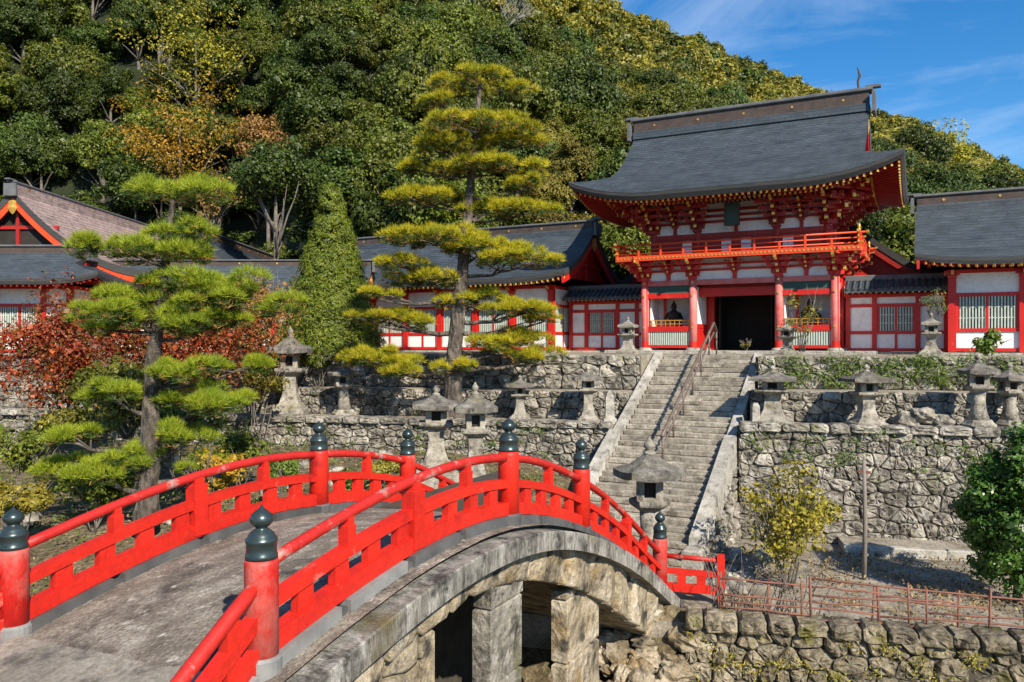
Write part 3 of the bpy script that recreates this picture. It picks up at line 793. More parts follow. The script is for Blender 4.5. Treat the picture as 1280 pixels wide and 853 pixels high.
    MB().beam(wp(.1, .47), wp(2.3, .42), .15, .13).build('middle_rail', M['bridge_red'], bridge)
    MB().beam(wp(.1, .12), wp(2.3, .10), .17, .19).build('bottom_rail', M['bridge_red'], bridge)
    for t in (.45, 1.1, 1.75): MB().beam(wp(t, .12), wp(t, .75), .12, .16, (0, 1, 0)).build('strut', M['bridge_red'], bridge)
    MB().beam(wp(.16, -.12), wp(2.3, -.12), .30, .3).build('sill_block', M['kerb_pale'], bridge)


rail_side(BR, 1); rail_side(BL, -1)

# ------------------------------------------------------------------ fences by the river
rf = thing('red_fence', 'short red wooden fence joined to the far bridge post', 'fence', (-5.6, 19.3, -6.3))
A_ = Vector((-5.70, 19.24, -6.25)); B_ = A_ + EX * 1.32
MB().tube([A_ + Vector((0, 0, .98)), B_ + EX * .1 + Vector((0, 0, .93))], .06, 12).build('top_rail', M['rail_red'], rf, smooth=True)
MB().beam(A_ + Vector((0, 0, .62)), B_ + Vector((0, 0, .58)), .12, .13).build('middle_rail', M['bridge_red'], rf)
MB().beam(A_ + Vector((0, 0, .22)), B_ + Vector((0, 0, .20)), .14, .19).build('bottom_rail', M['bridge_red'], rf)
for t in (.38, .85):
    p = A_ + EX * t; MB().beam(p + Vector((0, 0, .2)), p + Vector((0, 0, .62)), .1, .22, EX).build('baluster', M['bridge_red'], rf)
MB().beam(B_ + Vector((0, 0, -.1)), B_ + Vector((0, 0, 1.08)), .18, .18, EX).build('post', M['bridge_red'], rf)
pf = thing('pipe_fence', 'rusty thin pipe fence along the top of the river wall', 'fence', (-4.2, 18.1, -6.15))
P0 = Vector((-4.2, 18.05, -6.2))
for k, t in enumerate((0.1, 1.15, 1.85, 2.05, 3.45, 3.3, 4.05, 4.4, 5.0, 5.6, 6.3, 6.9, 8.2)):
    p = P0 + EX * t; lean = Vector((rs.uniform(-.05, .05), rs.uniform(-.04, .04), 0))
    MB().tube([p, p + lean + Vector((0, 0, .95 if k % 3 else 1.05))], .03 if k in (3, 4) else .022, 8).build('post', M['rust'], pf, smooth=True)
for (t0, t1, h0, h1) in ((0.1, 2.0, .55, .5), (0.1, 2.0, .9, .85), (0.1, 2.0, .25, .2), (2.0, 3.5, .82, .80), (2.0, 3.5, .5, .5), (2.0, 3.5, .12, .12), (3.4, 5.0, .72, .66), (3.4, 8.3, .12, .1), (2.0, 8.3, 1.0, .8), (4.4, 8.3, .45, .4), (3.4, 8.3, .28, .25), (0.1, 3.4, .38, .33), (2.0, 5.6, .66, .58)):
    MB().tube([P0 + EX * (t0 + (t1 - t0) * k / 4) + Vector((0, 0, h0 + (h1 - h0) * k / 4 + rs.uniform(-.03, .03))) for k in range(5)], .023, 6).build('rail', M['rust'], pf, smooth=True)
wp_ = atZ(1080, 725, 21.5)
post = thing('wooden_post', 'tall thin weathered wooden post with a small cross bar by the wall', 'post', (wp_.x, wp_.y, Z_LOW))
MB().tube([wp_ + Vector((0, 0, -.1)), wp_ + Vector((.03, 0, 1.6)), wp_ + Vector((0, 0, 3.25))], [.065, .06, .045], 8).build('shaft', M['wood'], post, smooth=True)
MB().beam(wp_ + Vector((-.16, 0, 2.95)), wp_ + Vector((.16, 0, 2.92)), .05, .07).build('cross_bar', M['rust'], post)

# ------------------------------------------------------------------ roofs
def make_roof(par, W, D, yc, ze, zr_, a=.55, up=.4, Lc=4.0, th=.26, n=30, dh=None, Wg=None, wx=None, wy0=None, wy1=None, soff=.3, mroof='roof', ridge_h=.75,
              rafters=.30, board='red', gold=True, mridge='ridge', tiers=2, rw=.36, ped=None):
    """hip-and-gable (dh) or plain gable roof in the frame of par: x along the ridge, front at -y"""
    f = lambda d: ze + (zr_ - ze) * (a * (d / D) + (1 - a) * (d / D) ** 2)
    U = lambda s, d: up * max(0, 1 - d / D) ** 2 * max(0, 1 - s / Lc) ** 2.4
    ds = [D * i / n for i in range(n + 1)]
    if dh: k = min(range(n + 1), key=lambda i: abs(ds[i] - dh)); ds[k] = dh
    Wg_ = Wg if dh else W
    lip = .035
    mb = MB(); mcol = 30
    for sg in (-1, 1):
        for i in range(n):
            d0, d1 = ds[i], ds[i + 1]
            if dh and d1 <= dh + 1e-6: h0, h1 = W - d0, W - d1
            else: h0 = h1 = Wg_
            vs_ = []
            for (d, h, l) in ((d0, h0, 0), (d0, h0, lip), (d1, h1, 0)):
                for j in range(mcol + 1):
                    t = -1 + 2 * j / mcol; t = math.copysign(abs(t) ** .8, t)
                    x = h * t
                    vs_.append((x, yc + sg * (D - d), f(d) + l + U(h - abs(x), d)))
            c = mcol + 1; fs = []
            for r in range(2):
                for j in range(mcol):
                    q = (r * c + j, r * c + j + 1, (r + 1) * c + j + 1, (r + 1) * c + j)
                    fs.append(q if sg < 0 else q[::-1])
            mb.add(vs_, fs)
    if dh:
        for sg in (-1, 1):
            for i in range(n):
                d0, d1 = ds[i], ds[i + 1]
                if d1 > dh + 1e-6: break
                vs_ = []
                for (d, l) in ((d0, 0), (d0, lip), (d1, 0)):
                    for j in range(21):
                        y = (D - d) * (-1 + 2 * j / 20)
                        vs_.append((sg * (W - d), yc + y, f(d) + l + U(D - d - abs(y), d)))
                fs = []
                for r in range(2):
                    for j in range(20):
                        q = (r * 21 + j, r * 21 + j + 1, (r + 1) * 21 + j + 1, (r + 1) * 21 + j)
                        fs.append(q if sg > 0 else q[::-1])
                mb.add(vs_, fs)
    ro = mb.build('roof', M[mroof], par, local=True)
    # eave edge and soffit
    per = []; inn = []
    nx_, ny_ = 40, 20
    wx = wx or W - 1.0; wy0 = wy0 if wy0 is not None else yc - D + 1; wy1 = wy1 if wy1 is not None else yc + D - 1

    def edge(side):
        res = []
        if side in (0, 2):
            for j in range(nx_ + 1):
                t = -1 + 2 * j / nx_; sg = -1 if side == 0 else 1
                x = W * t; res.append(((x, yc + sg * D, ze + U(W - abs(x), 0)), (wx * t, wy0 if side == 0 else wy1, ze + soff)))
        else:
            for j in range(ny_ + 1):
                t = -1 + 2 * j / ny_; sg = 1 if side == 1 else -1
                y = D * t; res.append(((sg * W, yc + y, ze + U(D - abs(y), 0)), (sg * wx, wy0 + (wy1 - wy0) * (t + 1) / 2, ze + soff)))
        return res
    so = MB(); rafm = MB(); tipm = MB()
    for side in ((0, 1, 2, 3) if dh else (0, 2)):
        E_ = edge(side); fa = MB()
        for (p, q), (p2, q2) in zip(E_, E_[1:]):
            ins = lambda p_, q_, k: tuple(p_[i] + (q_[i] - p_[i]) * k for i in (0, 1))
            a1 = (*ins(p, q, .012), p[2] - th * .45); a2 = (*ins(p2, q2, .012), p2[2] - th * .45)
            b1 = (*ins(p, q, .05), p[2] - th); b2 = (*ins(p2, q2, .05), p2[2] - th)
            fa.quad((p[0], p[1], p[2] + lip), (p2[0], p2[1], p2[2] + lip), a2, a1); fa.quad(a1, a2, b2, b1)
            so.quad(b1, b2, q2, q)
        fa.build('eave_edge', M['fascia'], ro, local=True)
        # rafters
        if rafters:
            ln = sum(math.dist(E_[i][0], E_[i + 1][0]) for i in range(len(E_) - 1)); nr = int(ln / rafters)
            for k in range(nr + 1):
                t = k / nr * (len(E_) - 1); i = min(int(t), len(E_) - 2); w_ = t - i
                p = Vector(E_[i][0]).lerp(Vector(E_[i + 1][0]), w_); q = Vector(E_[i][1]).lerp(Vector(E_[i + 1][1]), w_)
                p.z -= th + .07; q.z -= .10
                for tier in range(tiers):
                    st = p.lerp(q, .08 if tier == 0 else .42) - Vector((0, 0, .11 * tier)); en = p.lerp(q, 1.0) - Vector((0, 0, .11 * tier))
                    rafm.beam(st, en, .085, .10)
                    dd = (st - en).normalized(); tipm.beam(st + dd * .004, st + dd * .03, .092, .107)
    if not dh:       # verge edges of a plain gable
        pass
    fa_x = [W] if not dh else [Wg_]
    for sg in (-1, 1):
        xg = sg * Wg_; d_s = dh if dh else 0
        for sy in (-1, 1):
            fa = MB(); dd = [d_s + (D - d_s) * k / 16 for k in range(17)]
            P_ = [(xg, yc + sy * (D - d), f(d) + U(0, d)) for d in dd]
            for p, p2 in zip(P_, P_[1:]):
                fa.quad((p[0], p[1], p[2] + lip), (p2[0], p2[1], p2[2] + lip), (p2[0] - sg * .04, p2[1], p2[2] - th), (p[0] - sg * .04, p[1], p[2] - th))
                so.quad((p[0] - sg * .04, p[1], p[2] - th), (p2[0] - sg * .04, p2[1], p2[2] - th), (p2[0] - sg * .6, p2[1], p2[2] - th), (p[0] - sg * .6, p[1], p[2] - th))
            fa.build('verge_edge', M['fascia'], ro, local=True)
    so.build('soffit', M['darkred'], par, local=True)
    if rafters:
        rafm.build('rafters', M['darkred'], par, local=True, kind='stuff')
        if gold: tipm.build('rafter_tips', M['gold'], par, local=True, kind='stuff')
    # gable: barge boards, pediment
    for sg in (-1, 1):
        d_s = (dh + .0) if dh else 0.0
        xb = sg * (Wg_ - .14)
        for sy in (-1, 1):
            dd = [d_s + (D - d_s) * k / 14 for k in range(15)]
            b_ = MB()
            for k in range(14):
                P_ = []
                for d in (dd[k], dd[k + 1]):
                    z = f(d) + U(0, d) - th - .01; hgt = .34 + .10 * d / D
                    for (xx, zz) in ((xb - .05, z - hgt), (xb + .05, z - hgt), (xb + .05, z), (xb - .05, z)): P_.append((xx, yc + sy * (D - d), zz))
                b_.add(P_, [(0, 1, 5, 4), (1, 2, 6, 5), (2, 3, 7, 6), (3, 0, 4, 7), (3, 2, 1, 0), (4, 5, 6, 7)])
            b_.build('barge_board', M[board], par, local=True)
        xw = sg * (Wg_ - .62); pts = []
        zb = f(d_s) - .05 if dh else ze + soff * .5
        dd = [d_s + (D - d_s) * k / 12 for k in range(13)]
        vs_ = [(xw, yc, zb)]
        for sy in (-1, 1):
            for d in (dd if sy < 0 else dd[::-1]): vs_.append((xw, yc + sy * (D - d) * .985, max(zb, f(d) - th - .03)))
        b_ = MB(); b_.add(vs_, [(0, i, i + 1) for i in range(1, len(vs_) - 1)])
        b_.build('pediment', M[ped] if ped else (M['red'] if not dh else M['darkred']), par, local=True)
        zt = zr_ - th
        b_ = MB(); b_.box(xw - .06 + sg * .08, xw + .06 + sg * .08, yc - .09, yc + .09, zb, zt - .2); b_.build('gable_strut', M['darkred'] if ped else M['red'], par, local=True)
        for hh in (.33, .62):
            zz = zb + (zt - zb) * hh; wid = (D - d_s) * (1 - hh) * .8
            b_ = MB(); b_.box(xw - .05 + sg * .07, xw + .05 + sg * .07, yc - wid, yc + wid, zz - .09, zz + .09); b_.build('gable_beam', M['darkred'] if ped else M['red'], par, local=True)
        b_ = MB(); b_.lathe([(.05, -.75), (.16, -.62), (.30, -.42), (.20, -.25), (.26, -.1), (.08, 0)], (0, 0, 0), 6)
        b_.T = None
        b_.v = [(xb + sg * .07 + v[0] * .25, yc + v[1], zt - .15 + v[2]) for v in b_.v]; b_.build('gable_pendant', M['gold'] if gold else M['red'], par, local=True)
    # ridge
    Wr = Wg_ + .02 if dh else W - .05
    rb = MB().box(-Wr, Wr, yc - rw * .8, yc + rw * .8, zr_ - .25, zr_ + ridge_h * .14, .02).build('ridge_base', M[mroof], par, local=True)
    rbm = MB().box(-Wr + .03, Wr - .03, yc - rw * .6, yc + rw * .6, zr_ + ridge_h * .14, zr_ + ridge_h * .78).build('ridge_band', M[mridge], par, local=True)
    MB().box(-Wr - .12, Wr + .12, yc - rw * .85, yc + rw * .85, zr_ + ridge_h * .78, zr_ + ridge_h, .05).build('ridge_cap', M['ridge_cap'], par, local=True)
    for sg in (-1, 1):
        x0 = sg * (Wr + .10)
        b_ = MB(); b_.box(min(x0, x0 + sg * .14), max(x0, x0 + sg * .14), yc - rw * 1.25, yc + rw * 1.25, zr_ - .35, zr_ + ridge_h * .72, .05)
        b_.build('ridge_end_tile', M['ridge_cap'], par, local=True)
        b_ = MB(); b_.box(min(x0 - sg * .3, x0 + sg * .35), max(x0 - sg * .3, x0 + sg * .35), yc - .14, yc + .14, zr_ + ridge_h * .98, zr_ + ridge_h * 1.16, .03)
        b_.build('ridge_horn', M['ridge_cap'], par, local=True)
    if gold:
        nd = max(3, int(Wr))
        for k in range(nd):
            x = -Wr + (k + .5) * 2 * Wr / nd
            b_ = MB(); b_.tube([(x, yc - rw * .6 - .02, zr_ + ridge_h * .46), (x, yc - rw * .6 + .01, zr_ + ridge_h * .46)], .055, 10); b_.build('crest', M['gold'], rbm, local=True)
    return f


def bracket_mesh(tiers=3, step=.30, rise=.30):
    red = MB(); gd = MB()
    red.box(-.20, .20, -.20, .20, -.02, .12)
    for k in range(tiers):
        z = .13 + k * rise; r = .14 + step * (k + 1); w = .34 + .14 * k
        red.box(-.06, .06, -r, .18, z, z + .15)
        yk = -(r - step * .95) if k else 0.0
        red.box(-w, w, yk - .06, yk + .06, z + .0, z + .15)
        for xx in (-w + .07, 0, w - .07): red.box(xx - .09, xx + .09, yk - .09, yk + .09, z + .152, z + .25)
        red.box(-.09, .09, -r - .0, -r + .18, z + .152, z + .25)
        gd.box(-.066, .066, -r - .022, -r + .006, z + .02, z + .14)
        for sg in (-1, 1): gd.box(min(sg * w - .006, sg * (w + .018)), max(sg * w - .006, sg * (w + .018)), yk - .05, yk + .05, z + .03, z + .12)
    # tail rafter
    red.beam((0, .1, .15 + tiers * rise), (0, -.35 - step * tiers, .02 + tiers * rise), .11, .13)
    gd.beam((0, -.35 - step * tiers, .02 + tiers * rise), (0, -.40 - step * tiers, .01 + tiers * rise), .125, .145)
    return red, gd


def mesh_of(mb, nm, m):
    me = bpy.data.meshes.new(nm); me.from_pydata(mb.v, [], mb.f); me.update(); me.materials.append(m); return me


def place_bracket(par, meshes, loc, rz, sc_=1.0):
    o = link('bracket', meshes[0], par); o.location = loc; o.rotation_euler = (0, 0, rz); o.scale = (sc_,) * 3
    c = link('bracket_tips', meshes[1], o); c['kind'] = 'stuff'
    return o


# ------------------------------------------------------------------ timber walls
def twall(par, T, xs, kinds, z0, z1, pw=.2, sill=.95, win=(1.05, 2.05), head=None, mlat='lattice', roundp=False):
    """posts at xs, bays of the given kinds, wall plane y=0 facing -y, T maps to the frame of par"""
    def bx(nm, m, *a, parent=par):
        b_ = MB(T); b_.box(*a); return b_.build(nm, m, parent, local=True)
    for x in xs:
        if roundp:
            b_ = MB(T); b_.lathe([(pw / 2, 0), (pw / 2, z1 - z0)], (x, 0, z0), 14); b_.build('post', M['red'], par, local=True)
        else: bx('post', M['red'], x - pw / 2, x + pw / 2, -pw / 2, pw / 2, z0, z1)
    head = head or win[1] + .12
    for (a, b), k in zip(zip(xs, xs[1:]), kinds):
        a += pw / 2; b -= pw / 2
        if k == 'open': continue
        bx('beam', M['red'], a, b, -.07, .07, z0 + .02, z0 + .16)
        bx('beam', M['red'], a, b, -.075, .075, z0 + sill - .12, z0 + sill + .02)
        bx('beam', M['red'], a, b, -.075, .075, z1 - .16, z1)
        bx('beam', M['red'], a, b, -.07, .07, z0 + head, z0 + head + .15)
        mid = (a + b) / 2
        if k in ('window', 'white'):
            if b - a > 1.3:
                bx('stud', M['red'], mid - .05, mid + .05, -.06, .06, z0 + .162, z0 + sill - .122)
                bx('plaster_panel', M['white'], a, mid - .05, -.02, .04, z0 + .165, z0 + sill - .125); bx('plaster_panel', M['white'], mid + .05, b, -.02, .04, z0 + .165, z0 + sill - .125)
            else: bx('plaster_panel', M['white'], a, b, -.02, .04, z0 + .165, z0 + sill - .125)
            bx('plaster_panel', M['white'], a, b, -.02, .04, z0 + head + .152, z1 - .162)
        if k == 'white':
            bx('plaster_panel', M['white'], a, b, -.02, .04, z0 + sill + .022, z0 + head - .002)
        if k == 'window':
            fr = .09; w0 = a + fr; w1 = b - fr; za = z0 + sill + .022; zb = z0 + head - .002
            wf = bx('window_frame', M['red'], a, w0, -.06, .06, za, zb)
            bx('stile', M['red'], w1, b, -.06, .06, za, zb, parent=wf)
            if b - a > 1.3: bx('stile', M['red'], mid - .05, mid + .05, -.06, .06, za, zb, parent=wf)
            b_ = MB(T); nb = int((w1 - w0) / .11)
            for q in range(nb):
                xx = w0 + (q + .5) * (w1 - w0) / nb; b_.box(xx - .028, xx + .028, -.045, .0, za, zb)
            for zz in (za + (zb - za) * .33, za + (zb - za) * .67): b_.box(w0, w1, -.03, .0, zz - .02, zz + .02)
            b_.build('lattice', M[mlat], wf, local=True)
            bx('window_backing', M['pane'], w0, w1, .03, .05, za, zb, parent=wf)


I4 = Matrix()
def TR(x, y, z, rz=0): return Matrix.Translation((x, y, z)) @ Matrix.Rotation(rz, 4, 'Z')


# ------------------------------------------------------------------ two storey gate
GX, GY = -7.75, 37.2
gate = thing('gate_tower', 'two storey red gate with balcony and dark curved shingle roof', 'gate', (GX, GY, -.30))
def gb(nm, m, *a, bev=0, parent=gate):
    b_ = MB(); b_.box(*a, bev); return b_.build(nm, m, parent, local=True)
CXS = (-4.3, -1.95, 1.95, 4.3); CYS = (0, 2.2, 4.4)
# podium kerb blocks
x = -5.9
while x < 5.9:
    w = min(rs.uniform(.8, 1.5), 5.95 - x); gb('podium_stone', M['stone_pale'], x + .006, x + w - .006, -1.35 + rs.uniform(-.02, .02), -.6, -.42, rs.uniform(-.012, .0), bev=.02); x += w
gb('podium_floor', M['stone_pale'], -5.9, 5.9, -.62, 5.9, -.4, -.02)
for y in CYS:
    for x in CXS:
        p = MB().lathe([(.185, .10), (.19, 1.6), (.175, 3.34)], (x, y, 0), 18).build('column', M['faded'] if y == 0 else M['red'], gate, local=True, smooth=False)
        for f_ in p.data.polygons: f_.use_smooth = len(f_.vertices) == 4
        MB().lathe([(.36, -.03), (.34, .05), (.24, .12)], (x, y, 0), 18).build('column_base', M['stone_pale'], p, local=True)
        if y == 0:
            MB().lathe([(.192, .12), (.193, .42)], (x, y, 0), 18).build('column_shoe', M['red'], p, local=True)
            for zz in (1.08, 2.6, 3.2): MB().tube([(x, y - .17, zz), (x, y - .215, zz)], .05, 10).build('boss', M['gold'], p, local=True)
GF = 'red'
def side_bay(x0, x1):
    x0 += .17; x1 -= .17
    gb('beam', M['red'], x0, x1, -.07, .07, .10, .24)
    gb('beam', M['red'], x0, x1, -.09, .09, .88, 1.14)
    gb('beam', M['red'], x0, x1, -.09, .09, 2.48, 2.72)
    gb('beam', M['faded'], x0, x1, -.11, .11, 3.08, 3.32)
    gb('carved_panel', M['green'], x0, x1, -.03, .03, 2.722, 3.078)
    b_ = MB(); n = 19
    for k in range(n):
        xx = x0 + (k + .5) * (x1 - x0) / n; b_.box(xx - .032, xx + .032, -.05, -.02, .242, .878)
    sl = b_.build('slat_screen', M['lattice'], gate, local=True)
    gb('screen_backing', M['pane'], x0, x1, .0, .03, .242, .878, parent=sl)
    # niche behind: plaster walls, low gilt rail
    gb('niche_back', M['white'], x0, x1, 1.5, 1.56, .1, 3.0); gb('niche_floor', M['darkred'], x0, x1, .1, 1.5, .95, 1.05)
    for q, w in ((x0, .06), (x1 - .06, .06)): gb('niche_wall', M['white'], q, q + w, .25, 1.5, 1.05, 3.0)
    gb('niche_post', M['red'], (x0 + x1) / 2 - .62, (x0 + x1) / 2 - .5, 1.2, 1.3, 1.05, 3.0)
    b_ = MB(); b_.tube([(x0, .2, 1.42), (x1, .2, 1.42)], .025, 6); b_.tube([(x0, .2, 1.25), (x1, .2, 1.25)], .02, 6)
    for k in range(9): xx = x0 + (k + .5) * (x1 - x0) / 9; b_.tube([(xx, .2, 1.06), (xx, .2, 1.45)], .018, 6)
    b_.build('niche_rail', M['gold'], gate, local=True)


side_bay(-4.3, -1.95); side_bay(1.95, 4.3)
# guardian figures sitting in the niches
for i, xx in enumerate((-3.15, 3.15)):
    fg = thing('guardian_statue', ('dark seated guardian statue in the left niche of the gate, beside the handrail side' if i == 0 else 'dark seated guardian statue in the gate niche behind the potted shrub'), 'statue', (GX + xx, GY + .95, -.30 + 1.05))
    b_ = MB(); b_.lathe([(.42, 0), (.46, .08), (.38, .25), (.26, .42), (.30, .6), (.28, .78), (.13, .88), (.10, .93), (.135, 1.0), (.145, 1.1), (.10, 1.2), (.07, 1.24), (.03, 1.38)], (0, 0, 0), 14)
    b_.tube([(-.26, 0, .74), (-.42, -.1, .5), (-.2, -.3, .4)], [.09, .08, .06], 8); b_.tube([(.26, 0, .74), (.42, -.1, .5), (.2, -.3, .4)], [.09, .08, .06], 8)
    b_.build('figure', M['black'], fg, local=True, smooth=True)
    MB().box(-.55, .55, -.35, .4, -.001, .05).build('plinth', M['darkred'], fg, local=True)
# centre bay
gb('lintel', M['faded'], -1.78, 1.78, -.11, .11, 3.08, 3.32)
gb('lintel', M['red'], -1.78, 1.78, .5, .7, 2.55, 2.95)
gb('transom', M['darkred'], -1.78, 1.78, .6, .66, 2.95, 4.2)
for sg in (-1, 1):
    gb('jamb', M['red'], min(sg * 1.45, sg * 1.77), max(sg * 1.45, sg * 1.77), 2.1, 2.3, .0, 2.9)
    gb('passage_wall', M['red'], min(sg * 1.80, sg * 1.92), max(sg * 1.80, sg * 1.92), .25, 2.0, .05, 1.05)
    gb('passage_wall', M['white'], min(sg * 1.82, sg * 1.90), max(sg * 1.82, sg * 1.90), .25, 2.0, 1.25, 3.0)
    gb('passage_rail', M['red'], min(sg * 1.78, sg * 1.94), max(sg * 1.78, sg * 1.94), .2, 2.05, 1.052, 1.248)
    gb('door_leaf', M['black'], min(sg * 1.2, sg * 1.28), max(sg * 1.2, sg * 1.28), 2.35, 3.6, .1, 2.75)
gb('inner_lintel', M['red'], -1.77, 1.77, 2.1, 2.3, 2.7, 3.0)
gb('passage_wall', M['black'], -1.9, 1.9, 4.3, 4.36, 0, 4.2)  # added black sheet across the open passage end, keeps the interior dark
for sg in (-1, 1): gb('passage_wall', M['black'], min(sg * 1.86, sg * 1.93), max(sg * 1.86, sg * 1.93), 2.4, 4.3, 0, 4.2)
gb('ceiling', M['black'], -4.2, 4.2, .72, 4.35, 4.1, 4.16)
# side walls
for sg in (-1, 1):
    twall(gate, TR(sg * 4.3, 0, 0, sg * math.pi / 2) if sg > 0 else TR(-4.3, 4.4, 0, -math.pi / 2), [0, 2.2, 4.4], ['white', 'white'], .1, 3.32, pw=.3, sill=1.0, win=(1.1, 2.3))
twall(gate, TR(0, 4.4, 0, math.pi), [-4.3, -1.95], ['white'], .1, 3.32); twall(gate, TR(0, 4.4, 0, math.pi), [1.95, 4.3], ['white'], .1, 3.32)


def frieze(z0, z1, hx, ya, yb, xs, beams):
    """white band above the columns, front/back and sides"""
    for (y, fy) in ((ya, -1), (yb, 1)):
        gb('plaster_panel', M['white'], -hx, hx, y - .03, y + .03, z0, z1)
        for z, h in beams: gb('beam', M['red'], -hx - .15, hx + .15, min(y, y + fy * .10), max(y, y + fy * .10), z, z + h)
        for x in xs: gb('frieze_strut', M['red'], x - .09, x + .09, min(y, y + fy * .12), max(y, y + fy * .12), z0, z1)
    for sg in (-1, 1):
        x = sg * hx; gb('plaster_panel', M['white'], x - .03, x + .03, ya + .04, yb - .04, z0, z1)
        for z, h in beams: gb('beam', M['red'], min(x + sg * .031, x + sg * .12), max(x + sg * .031, x + sg * .12), ya + .1, yb - .1, z, z + h)


frieze(3.32, 4.3, 4.28, 0, 4.4, (-4.2, -3.12, -1.95, 0, 1.95, 3.12, 4.2), ((3.72, .11), (3.98, .11)))
lowb = bracket_mesh(3, .29, .27); LBM = (mesh_of(lowb[0], 'bracket', M['red']), mesh_of(lowb[1], 'bracket_tips', M['gold']))
for x in CXS: place_bracket(gate, LBM, (x, -.05, 3.36), 0, .95)
for x in (-3.12, 0, 3.12): place_bracket(gate, LBM, (x, -.02, 3.60), 0, .62)
for sg in (-1, 1):
    for y in (0.05, 2.2, 4.35): place_bracket(gate, LBM, (sg * 4.35, y, 3.36), sg * math.pi / 2, .95)
    for y in (1.1, 3.3): place_bracket(gate, LBM, (sg * 4.32, y, 3.60), sg * math.pi / 2, .62)
    place_bracket(gate, LBM, (sg * 4.35, -.05, 3.36), sg * math.pi / 4, 1.15)
# balcony
gb('balcony_floor', M['darkred'], -5.33, 5.33, -1.08, 5.48, 4.32, 4.40)
for (a, b, c, d) in ((-5.4, 5.4, -1.16, -1.02), (-5.4, 5.4, 5.42, 5.56), (-5.4, -5.26, -1.018, 5.418), (5.26, 5.4, -1.018, 5.418)):
    gb('balcony_edge', M['orange'], a, b, c, d, 4.22, 4.46)
b_ = MB()
for k in range(60):
    xx = -5.3 + k * 10.6 / 59; b_.box(xx - .04, xx + .04, -1.18, -1.158, 4.30, 4.38)
for k in range(36):
    yy = -1.0 + k * 6.4 / 35; b_.box(5.398, 5.42, yy - .04, yy + .04, 4.30, 4.38)
b_.build('edge_studs', M['gold'], gate, local=True, kind='stuff')
RH = ((4.98, .045, .34), (4.76, .032, .22), (4.55, .035, .12))
for (z, r, ex) in RH:
    for y in (-1.09, 5.49):
        rl = MB().tube([(-5.33 - ex, y, z), (5.33 + ex, y, z)], r, 8).build('balcony_rail', M['orange'], gate, local=True, smooth=True)
        for sg in (-1, 1): MB().tube([(sg * (5.33 + ex - .06), y, z), (sg * (5.33 + ex + .05), y, z + .03)], r * 1.5, 8).build('rail_tip', M['gold'], rl, local=True)
    for x in (-5.33, 5.33):
        rl = MB().tube([(x, -1.09 - ex, z + .02), (x, 5.49 + ex, z + .02)], r, 8).build('balcony_rail', M['orange'], gate, local=True, smooth=True)
        MB().tube([(x, -1.09 - ex + .06, z + .02), (x, -1.09 - ex - .05, z + .05)], r * 1.5, 8).build('rail_tip', M['gold'], rl, local=True)
for k in range(11):
    x = -5.33 + k * 10.66 / 10; h = 5.02 if k in (0, 10) else 4.95
    for y in (-1.09, 5.49):
        p = gb('baluster', M['orange'], x - .045, x + .045, y - .045, y + .045, 4.44, h if k % 2 == 0 else 4.76)
        if k in (0, 10): MB().lathe([(.06, 0), (.075, .08), (.04, .14), (.07, .2), (.05, .28), (.005, .34)], (x, y, 5.02), 10).build('post_cap', M['gold'], p, local=True, smooth=True)
for k in range(1, 6):
    y = -1.09 + k * 6.58 / 6
    for x in (-5.33, 5.33): gb('baluster', M['orange'], x - .045, x + .045, y - .045, y + .045, 4.44, 4.95)
# upper storey
UX = (-3.95, -1.8, 1.8, 3.95); UY0, UY1 = .3, 4.1
for x in UX:
    for y in (UY0, 2.2, UY1):
        if y == 2.2 and abs(x) < 3: continue
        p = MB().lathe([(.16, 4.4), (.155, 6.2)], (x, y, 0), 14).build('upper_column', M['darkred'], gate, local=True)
for (y, nrm) in ((UY0, -1), (UY1, 1)):
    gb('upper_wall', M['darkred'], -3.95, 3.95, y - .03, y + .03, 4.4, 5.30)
    gb('upper_beam', M['darkred'], -4.15, 4.15, y - .10, y + .10, 5.30, 5.52)
    gb('plaster_panel', M['white'], -3.95, 3.95, y - .03, y + .03, 5.522, 6.90)
    for z in (5.98, 6.24, 6.50): gb('upper_beam', M['darkred'], -4.15, 4.15, y - .09, y + .09, z, z + .13)
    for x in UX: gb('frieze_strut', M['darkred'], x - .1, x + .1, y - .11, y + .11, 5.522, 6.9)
    for x in (-2.88, 0, 2.88): gb('frieze_strut', M['darkred'], x - .08, x + .08, y - .10, y + .10, 5.522, 6.9)
    for x in (-2.3, .45, 2.3, -.45):
        gb('shutter_panel', M['white'], x - .22, x + .22, y + nrm * .06 - .02, y + nrm * .06 + .02, 4.5, 5.2)
for sg in (-1, 1):
    x = sg * 3.95
    gb('upper_wall', M['darkred'], x - .03, x + .03, UY0 + .04, UY1 - .04, 4.4, 5.30); gb('plaster_panel', M['white'], x - .03, x + .03, UY0 + .04, UY1 - .04, 5.302, 6.9)
    for z in (5.32, 5.98, 6.24, 6.50): gb('upper_beam', M['darkred'], x - .09, x + .09, UY0 + .11, UY1 - .11, z, z + .14)
upb = bracket_mesh(4, .36, .27); UBM = (mesh_of(upb[0], 'bracket', M['darkred']), mesh_of(upb[1], 'bracket_tips', M['gold']))
for x in UX: place_bracket(gate, UBM, (x, UY0 - .05, 5.62), 0, 1.0)
for x in (-2.88, 2.88): place_bracket(gate, UBM, (x, UY0 - .02, 5.85), 0, .72)
for sg in (-1, 1):
    for y in (UY0, 2.2, UY1): place_bracket(gate, UBM, (sg * 4.0, y, 5.62), sg * math.pi / 2, 1.0)
    place_bracket(gate, UBM, (sg * 4.0, UY0 - .05, 5.62), sg * math.pi / 4, 1.3)
b_ = MB()
for x in np.linspace(-3.9, 3.9, 40): b_.beam((x, UY0 - .15, 6.92), (x, UY0 - 1.0, 7.02), .07, .06)
b_.build('cove_ribs', M['white'], gate, local=True, kind='stuff')
